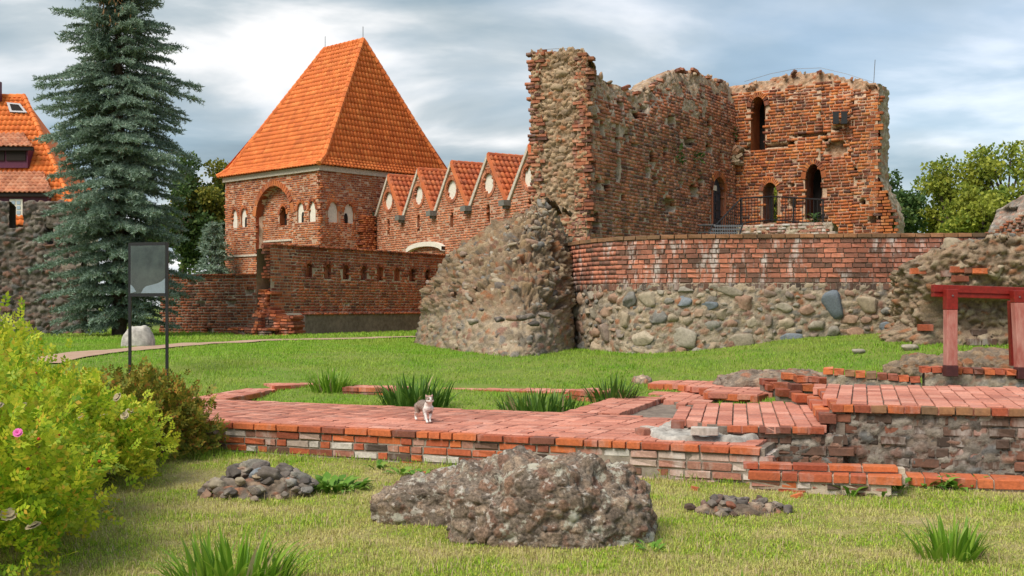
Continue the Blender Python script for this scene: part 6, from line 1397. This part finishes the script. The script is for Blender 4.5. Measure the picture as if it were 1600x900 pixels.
# --- big blue spruce
def spruce(label, base, H, prof, seed, dens=1.0, z0=.4, cones=0, sp=1.0):
    rng = np.random.default_rng(seed); rg = random.Random(seed); g = G1(base[0], base[1]); root = thing('spruce_tree', (base[0], base[1], g), label, 'tree')
    MB().tube([(base[0], base[1], g - .2), (base[0] + .05, base[1], g + H * .3), (base[0] - .03, base[1], g + H * .65), (base[0], base[1], g + H)], [H * .017, H * .012, H * .007, .02], 8).build('trunk', M_bark, root)
    zs_, rs_ = np.array(prof).T; TV, BR = [], MB(); z = z0
    while z < H - .1:
        Rz = np.interp(z, zs_, rs_); nb = 7 if Rz > .8 else 5; a0 = rg.uniform(0, 6.28)
        for b in range(nb):
            az = a0 + 2 * math.pi * b / nb + rg.gauss(0, .18); Lb = Rz * rg.uniform(.62, 1.05) * (1 + .22 * math.sin(az * 3 + z * 1.1) * math.sin(z * 1.9 + az)); zz = z + rg.uniform(-.12, .12)
            if Rz > .6 and rg.random() < .07: continue
            m = max(5, int(Lb / .11)); ts = np.linspace(.16, 1, m); dr = np.array([math.cos(az), math.sin(az), 0.0]); pr = np.array([-dr[1], dr[0], 0.0])
            droop = (.30 if z < H * .6 else .10) * Lb; zc = zz + .10 * Lb * np.sin(ts * 2.4) - droop * ts ** 1.5 + .10 * Lb * ts ** 4
            P = np.array([base[0], base[1], g]) + dr * (ts * Lb)[:, None] + np.array([0, 0, 1.0]) * zc[:, None] + pr * (.06 * Lb * np.sin(ts * 3 + b))[:, None]
            BR.tube([tuple(P[0] - dr * Lb * .16), tuple(P[m // 2]), tuple(P[-1])], [.03 * sp, .018 * sp, .006], 4)
            for i in range(m):
                for sg in (-1, 1, 0):
                    tl = (.26 + .36 * (1 - ts[i])) * Lb ** .5 * .75 * rg.uniform(.6, 1.2) if sg else .30 * sp
                    if sg == 0 and rg.random() < .35: continue
                    d0 = unit(dr * (.75 + .3 * ts[i]) + pr * sg * .95 + np.array([0, 0, -.28 + rg.gauss(0, .15)])) if sg else unit(dr * .8 + pr * rg.gauss(0, .5) + np.array([0, 0, rg.uniform(-.5, .35)]))
                    k = max(2, int(tl / (.055 / dens))); f = np.linspace(.1, 1, k)[:, None]; q = P[i] + d0 * tl * f + np.array([0, 0, -.16]) * (f ** 2) * tl
                    TV.append(np.concatenate([q, np.tile(d0, (k, 1))], 1))
        z += .25 * sp * (.8 + .4 * rg.random())
    BR.build('branches', M_bark, root, kind='stuff')
    T = np.vstack(TV); T = np.repeat(T, 5, 0); n = len(T); C, D = T[:, :3], T[:, 3:]; sp_ = unit(D * .9 + .75 * rng.normal(size=(n, 3)) + [0, 0, .15]); sd = side(sp_, rng); l = rng.uniform(.07, .15, (n, 1)) * sp; wv = l * .32
    V = np.empty((n, 3, 3)); V[:, 0] = C - sd * wv / 2; V[:, 1] = C + sd * wv / 2; V[:, 2] = C + sp_ * l
    mk('crown', V.reshape(-1, 3), np.arange(3 * n).reshape(-1, 3), M_spruce, root, kind='stuff')
    for k in range(cones):
        zz = H * rg.uniform(.66, .79); a = rg.uniform(3.6, 5.6); rr = np.interp(zz, zs_, rs_) * rg.uniform(.55, .85); p = np.array([base[0] + .2 + rr * math.cos(a) * .6, base[1] + rr * math.sin(a), g + zz]); o = bpy.data.objects.new('cone', CONE); o.location = p; o.rotation_euler = (math.pi + rg.gauss(0, .3), rg.gauss(0, .3), 0); link(o, root)
    return root
M_cone = plain('spruce_cone', (.30, .17, .085), .8, .3, 40)
_m = MB().bar((0, 0, 0), (0, 0, .07), .016, 6, .026).bar((0, 0, .07), (0, 0, .14), .026, 6, .006); CONE = raw_mesh('cone', np.array(_m.v), list(_m.f)); CONE.materials.append(M_cone)
sb_ = PY(186, 478, 40.5)
spruce('tall blue spruce with drooping branches in front of the fieldstone wall', (sb_[0], sb_[1]), 16.2, [(0, 1.5), (.8, 1.9), (2.2, 2.25), (4, 2.5), (6.2, 2.5), (8.3, 2.35), (9.8, 2.05), (11.5, 1.6), (13, 1.1), (15, .5), (16.2, .05)], 1, 1.0, .55, 110)
s2 = PY(332, 478, 62); spruce('small dark spruce beside the square brick tower', (s2[0], s2[1]), 5.6, [(0, 1.3), (1.5, 1.35), (3.5, .8), (5.6, .05)], 2, .7, .4, 0, 1.5)

# --- broad-leaved trees
def tree(label, base, zc, H, rx, rz, n, seed, mat, leaf=.2, nb=26, gap=.55, name='broadleaf_tree'):
    rng = np.random.default_rng(seed); rg = random.Random(seed); g = G1(*base); root = thing(name, (base[0], base[1], g), label, 'tree', 'broad-leaved trees behind the ruins'); c = np.array([base[0], base[1], zc])
    MB().tube([(base[0], base[1], g - .3), (base[0] + .1, base[1], (g + zc) / 2), tuple(c)], [.3, .22, .12], 8).build('trunk', M_bark, root)
    lm = MB(); cl = []
    for i in range(nb):
        d = unit(rng.normal(size=3)); d[2] = d[2] * .9 + .15; k = rng.uniform(.55, 1.0); e = c + d * np.array([rx, rx, rz]) * k; s_ = c - [0, 0, rz * .6 * rng.random()]; m_ = (s_ + e) / 2 + [0, 0, .2]
        lm.tube([tuple(s_), tuple(m_), tuple(e)], [.10, .06, .02], 5); cl.append((e, rng.uniform(.28, .5) * min(rx, rz) * gap * 1.6)); cl.append(((m_ + e) / 2, rng.uniform(.2, .35) * min(rx, rz)))
    lm.build('limbs', M_bark, root, kind='stuff')
    w = np.array([q[1] ** 2 for q in cl]); ii = rng.choice(len(cl), n, p=w / w.sum()); C = np.array([q[0] for q in cl])[ii]; rr = np.array([q[1] for q in cl])[ii]
    d = unit(rng.normal(size=(n, 3))); P = C + d * (rr * rng.random(n) ** .45)[:, None] * [1, 1, .75]; U = unit(rng.normal(size=(n, 3)) + d * .6 + [0, 0, -.2]); S = side(U, rng); l = leaf * rng.uniform(.6, 1.3, n)
    V, Fc = diamonds(P, U, S, l, l * .75); mk('crown', V, Fc, mat, root, kind='stuff'); return root
def T(u, Y): p = PY(u, 478, Y); return (p[0], p[1])
def zp_(v, Y): return CAMH + (HOR - v) / F * Y
tree('dark green tree between the spruce and the brick tower', T(285, 78), zp_(345, 78), 0, 2.6, 4.6, 14000, 1, M_leafD, .26)
tree('yellowing tree close behind the brick tower', T(330, 80), zp_(355, 80), 0, 2.4, 4.2, 14000, 2, M_leafY, .26)
tree('dark sparse tree just beyond the broken end of the keep', T(1392, 62), zp_(335, 62), 0, 1.9, 2.6, 5500, 3, M_leafD, .22, gap=.5)
tree('loose pale tree next along from the sparse dark tree', T(1487, 64), zp_(335, 64), 0, 2.1, 2.9, 7000, 4, M_leafR, .22, gap=.5)
tree('largest yellow-green tree above the distant ruin', T(1572, 62), zp_(310, 62), 0, 2.6, 3.2, 9500, 5, M_leafR, .22)
tree('low yellow-green tree in the middle of the row beyond the wall', T(1530, 60), zp_(350, 60), 0, 2.0, 1.8, 6000, 6, M_leafR, .22)
tree('tree seen through the small opening of the keep', T(1206, 60), zp_(320, 60), 0, 1.6, 2.0, 5000, 7, M_leafR, .2)

# ================================================================== GRASS
def grass(name, label, n, y0, y1, hh, ww, mat, seed, ok, power=1.0, seg2=True):
    rng = np.random.default_rng(seed); Y = y0 + (y1 - y0) * rng.random(n) ** power; X = (rng.random(n) * 2 - 1) * (Y * .46 + .4) + 1.1 * rng.random(n)
    m = ok(X, Y)
    for pl in NOGRASS: m &= ~inpoly(pl, X, Y)
    X, Y = X[m], Y[m]; n = len(X); cl = n2d(X, Y, 1.1, 33); cl2 = n2d(X, Y, 5.0, 34); h = rng.uniform(*hh, n) * np.clip(1 + .55 * cl + .5 * cl2, .35, 2.2); m2 = rng.random(n) < .70 + .55 * cl2 + .3 * cl
    X, Y, h = X[m2], Y[m2], h[m2]; n = len(X); Z = gz(X, Y) - .006; a = rng.random(n) * 6.283; lean = rng.uniform(.2, 1.25, n); w = rng.uniform(*ww, n)
    d = np.stack([np.cos(a), np.sin(a), np.zeros(n)], 1); s_ = np.stack([-np.sin(a), np.cos(a), np.zeros(n)], 1) * (w / 2)[:, None]; B = np.stack([X, Y, Z], 1); k = np.array([0, 0, 1.0])
    if seg2:
        M_ = B + d * (lean * h * .30)[:, None] + k * (h * .62)[:, None]; T_ = B + d * (lean * h * .95)[:, None] + k * (h * np.clip(1.05 - .45 * lean, .2, 1))[:, None]
        V = np.stack([B - s_, B + s_, M_ + s_ * .75, M_ - s_ * .75, T_], 1).reshape(-1, 3); i = np.arange(n)[:, None] * 5
        Fc = np.concatenate([i + np.array([[0, 1, 2]]), i + np.array([[0, 2, 3]]), i + np.array([[3, 2, 4]])], 0)
    else:
        T_ = B + d * (lean * h * .8)[:, None] + k * (h * .9)[:, None]; V = np.stack([B - s_, B + s_, T_], 1).reshape(-1, 3); Fc = np.arange(3 * n).reshape(-1, 3)
    o = mk(name, V, Fc, mat, None, kind='stuff'); return tag(o, label, 'grass')
def lush(X, Y): s, t = toST(X, Y); return (t < -.01) & (((t > -.55 + .3 * np.sin(s * 5)) & (s < 2.2)) | (t > -.10))
def front(X, Y): s, t = toST(X, Y); return (t < .02 + .95 * sst(s, 7.6, 7.9)) | (Y < 9.5)
def offpath(X, Y):
    d = np.full(len(X), 9.0)
    for i in range(len(PATHC) - 1):
        a, e = PATHC[i], PATHC[i + 1] - PATHC[i]; t = np.clip(((X - a[0]) * e[0] + (Y - a[1]) * e[1]) / e.dot(e), 0, 1); d = np.minimum(d, np.hypot(X - a[0] - t * e[0], Y - a[1] - t * e[1]))
    return d > .52
def inside_ret(X, Y): xs = wR.p[:, 0]; yw = np.interp(X, xs, wR.p[:, 1], left=99); return Y < yw - .05
grass('lawn_grass', 'short yellow-green lawn grass with dry straw patches in front of the platforms', 400000, 7.2, 15.5, (.016, .046), (.0045, .009), M_grassN, 1, front, 1.25)
grass('lawn_grass', 'lush green lawn grass behind and between the brick footings', 340000, 14.5, 36, (.035, .075), (.010, .020), M_grassF, 2, lambda X, Y: ~front(X, Y) & offpath(X, Y) & inside_ret(X, Y), 1.1, False)
grass('lawn_grass', 'far strip of grass at the foot of the niche wall', 60000, 33, 50, (.05, .10), (.025, .045), M_grassF, 3, lambda X, Y: offpath(X, Y) & inside_ret(X, Y) & (X < .5), 1.0, False)
grass('lawn_straw', 'scattered dry straw lying in the front lawn', 26000, 7.3, 14, (.04, .10), (.004, .007), M_straw, 4, front, 1.2)
grass('tall_grass', 'longer lush grass along the foot of the platform wall', 60000, 11.5, 16.2, (.06, .13), (.005, .010), M_grassF, 5, lush)
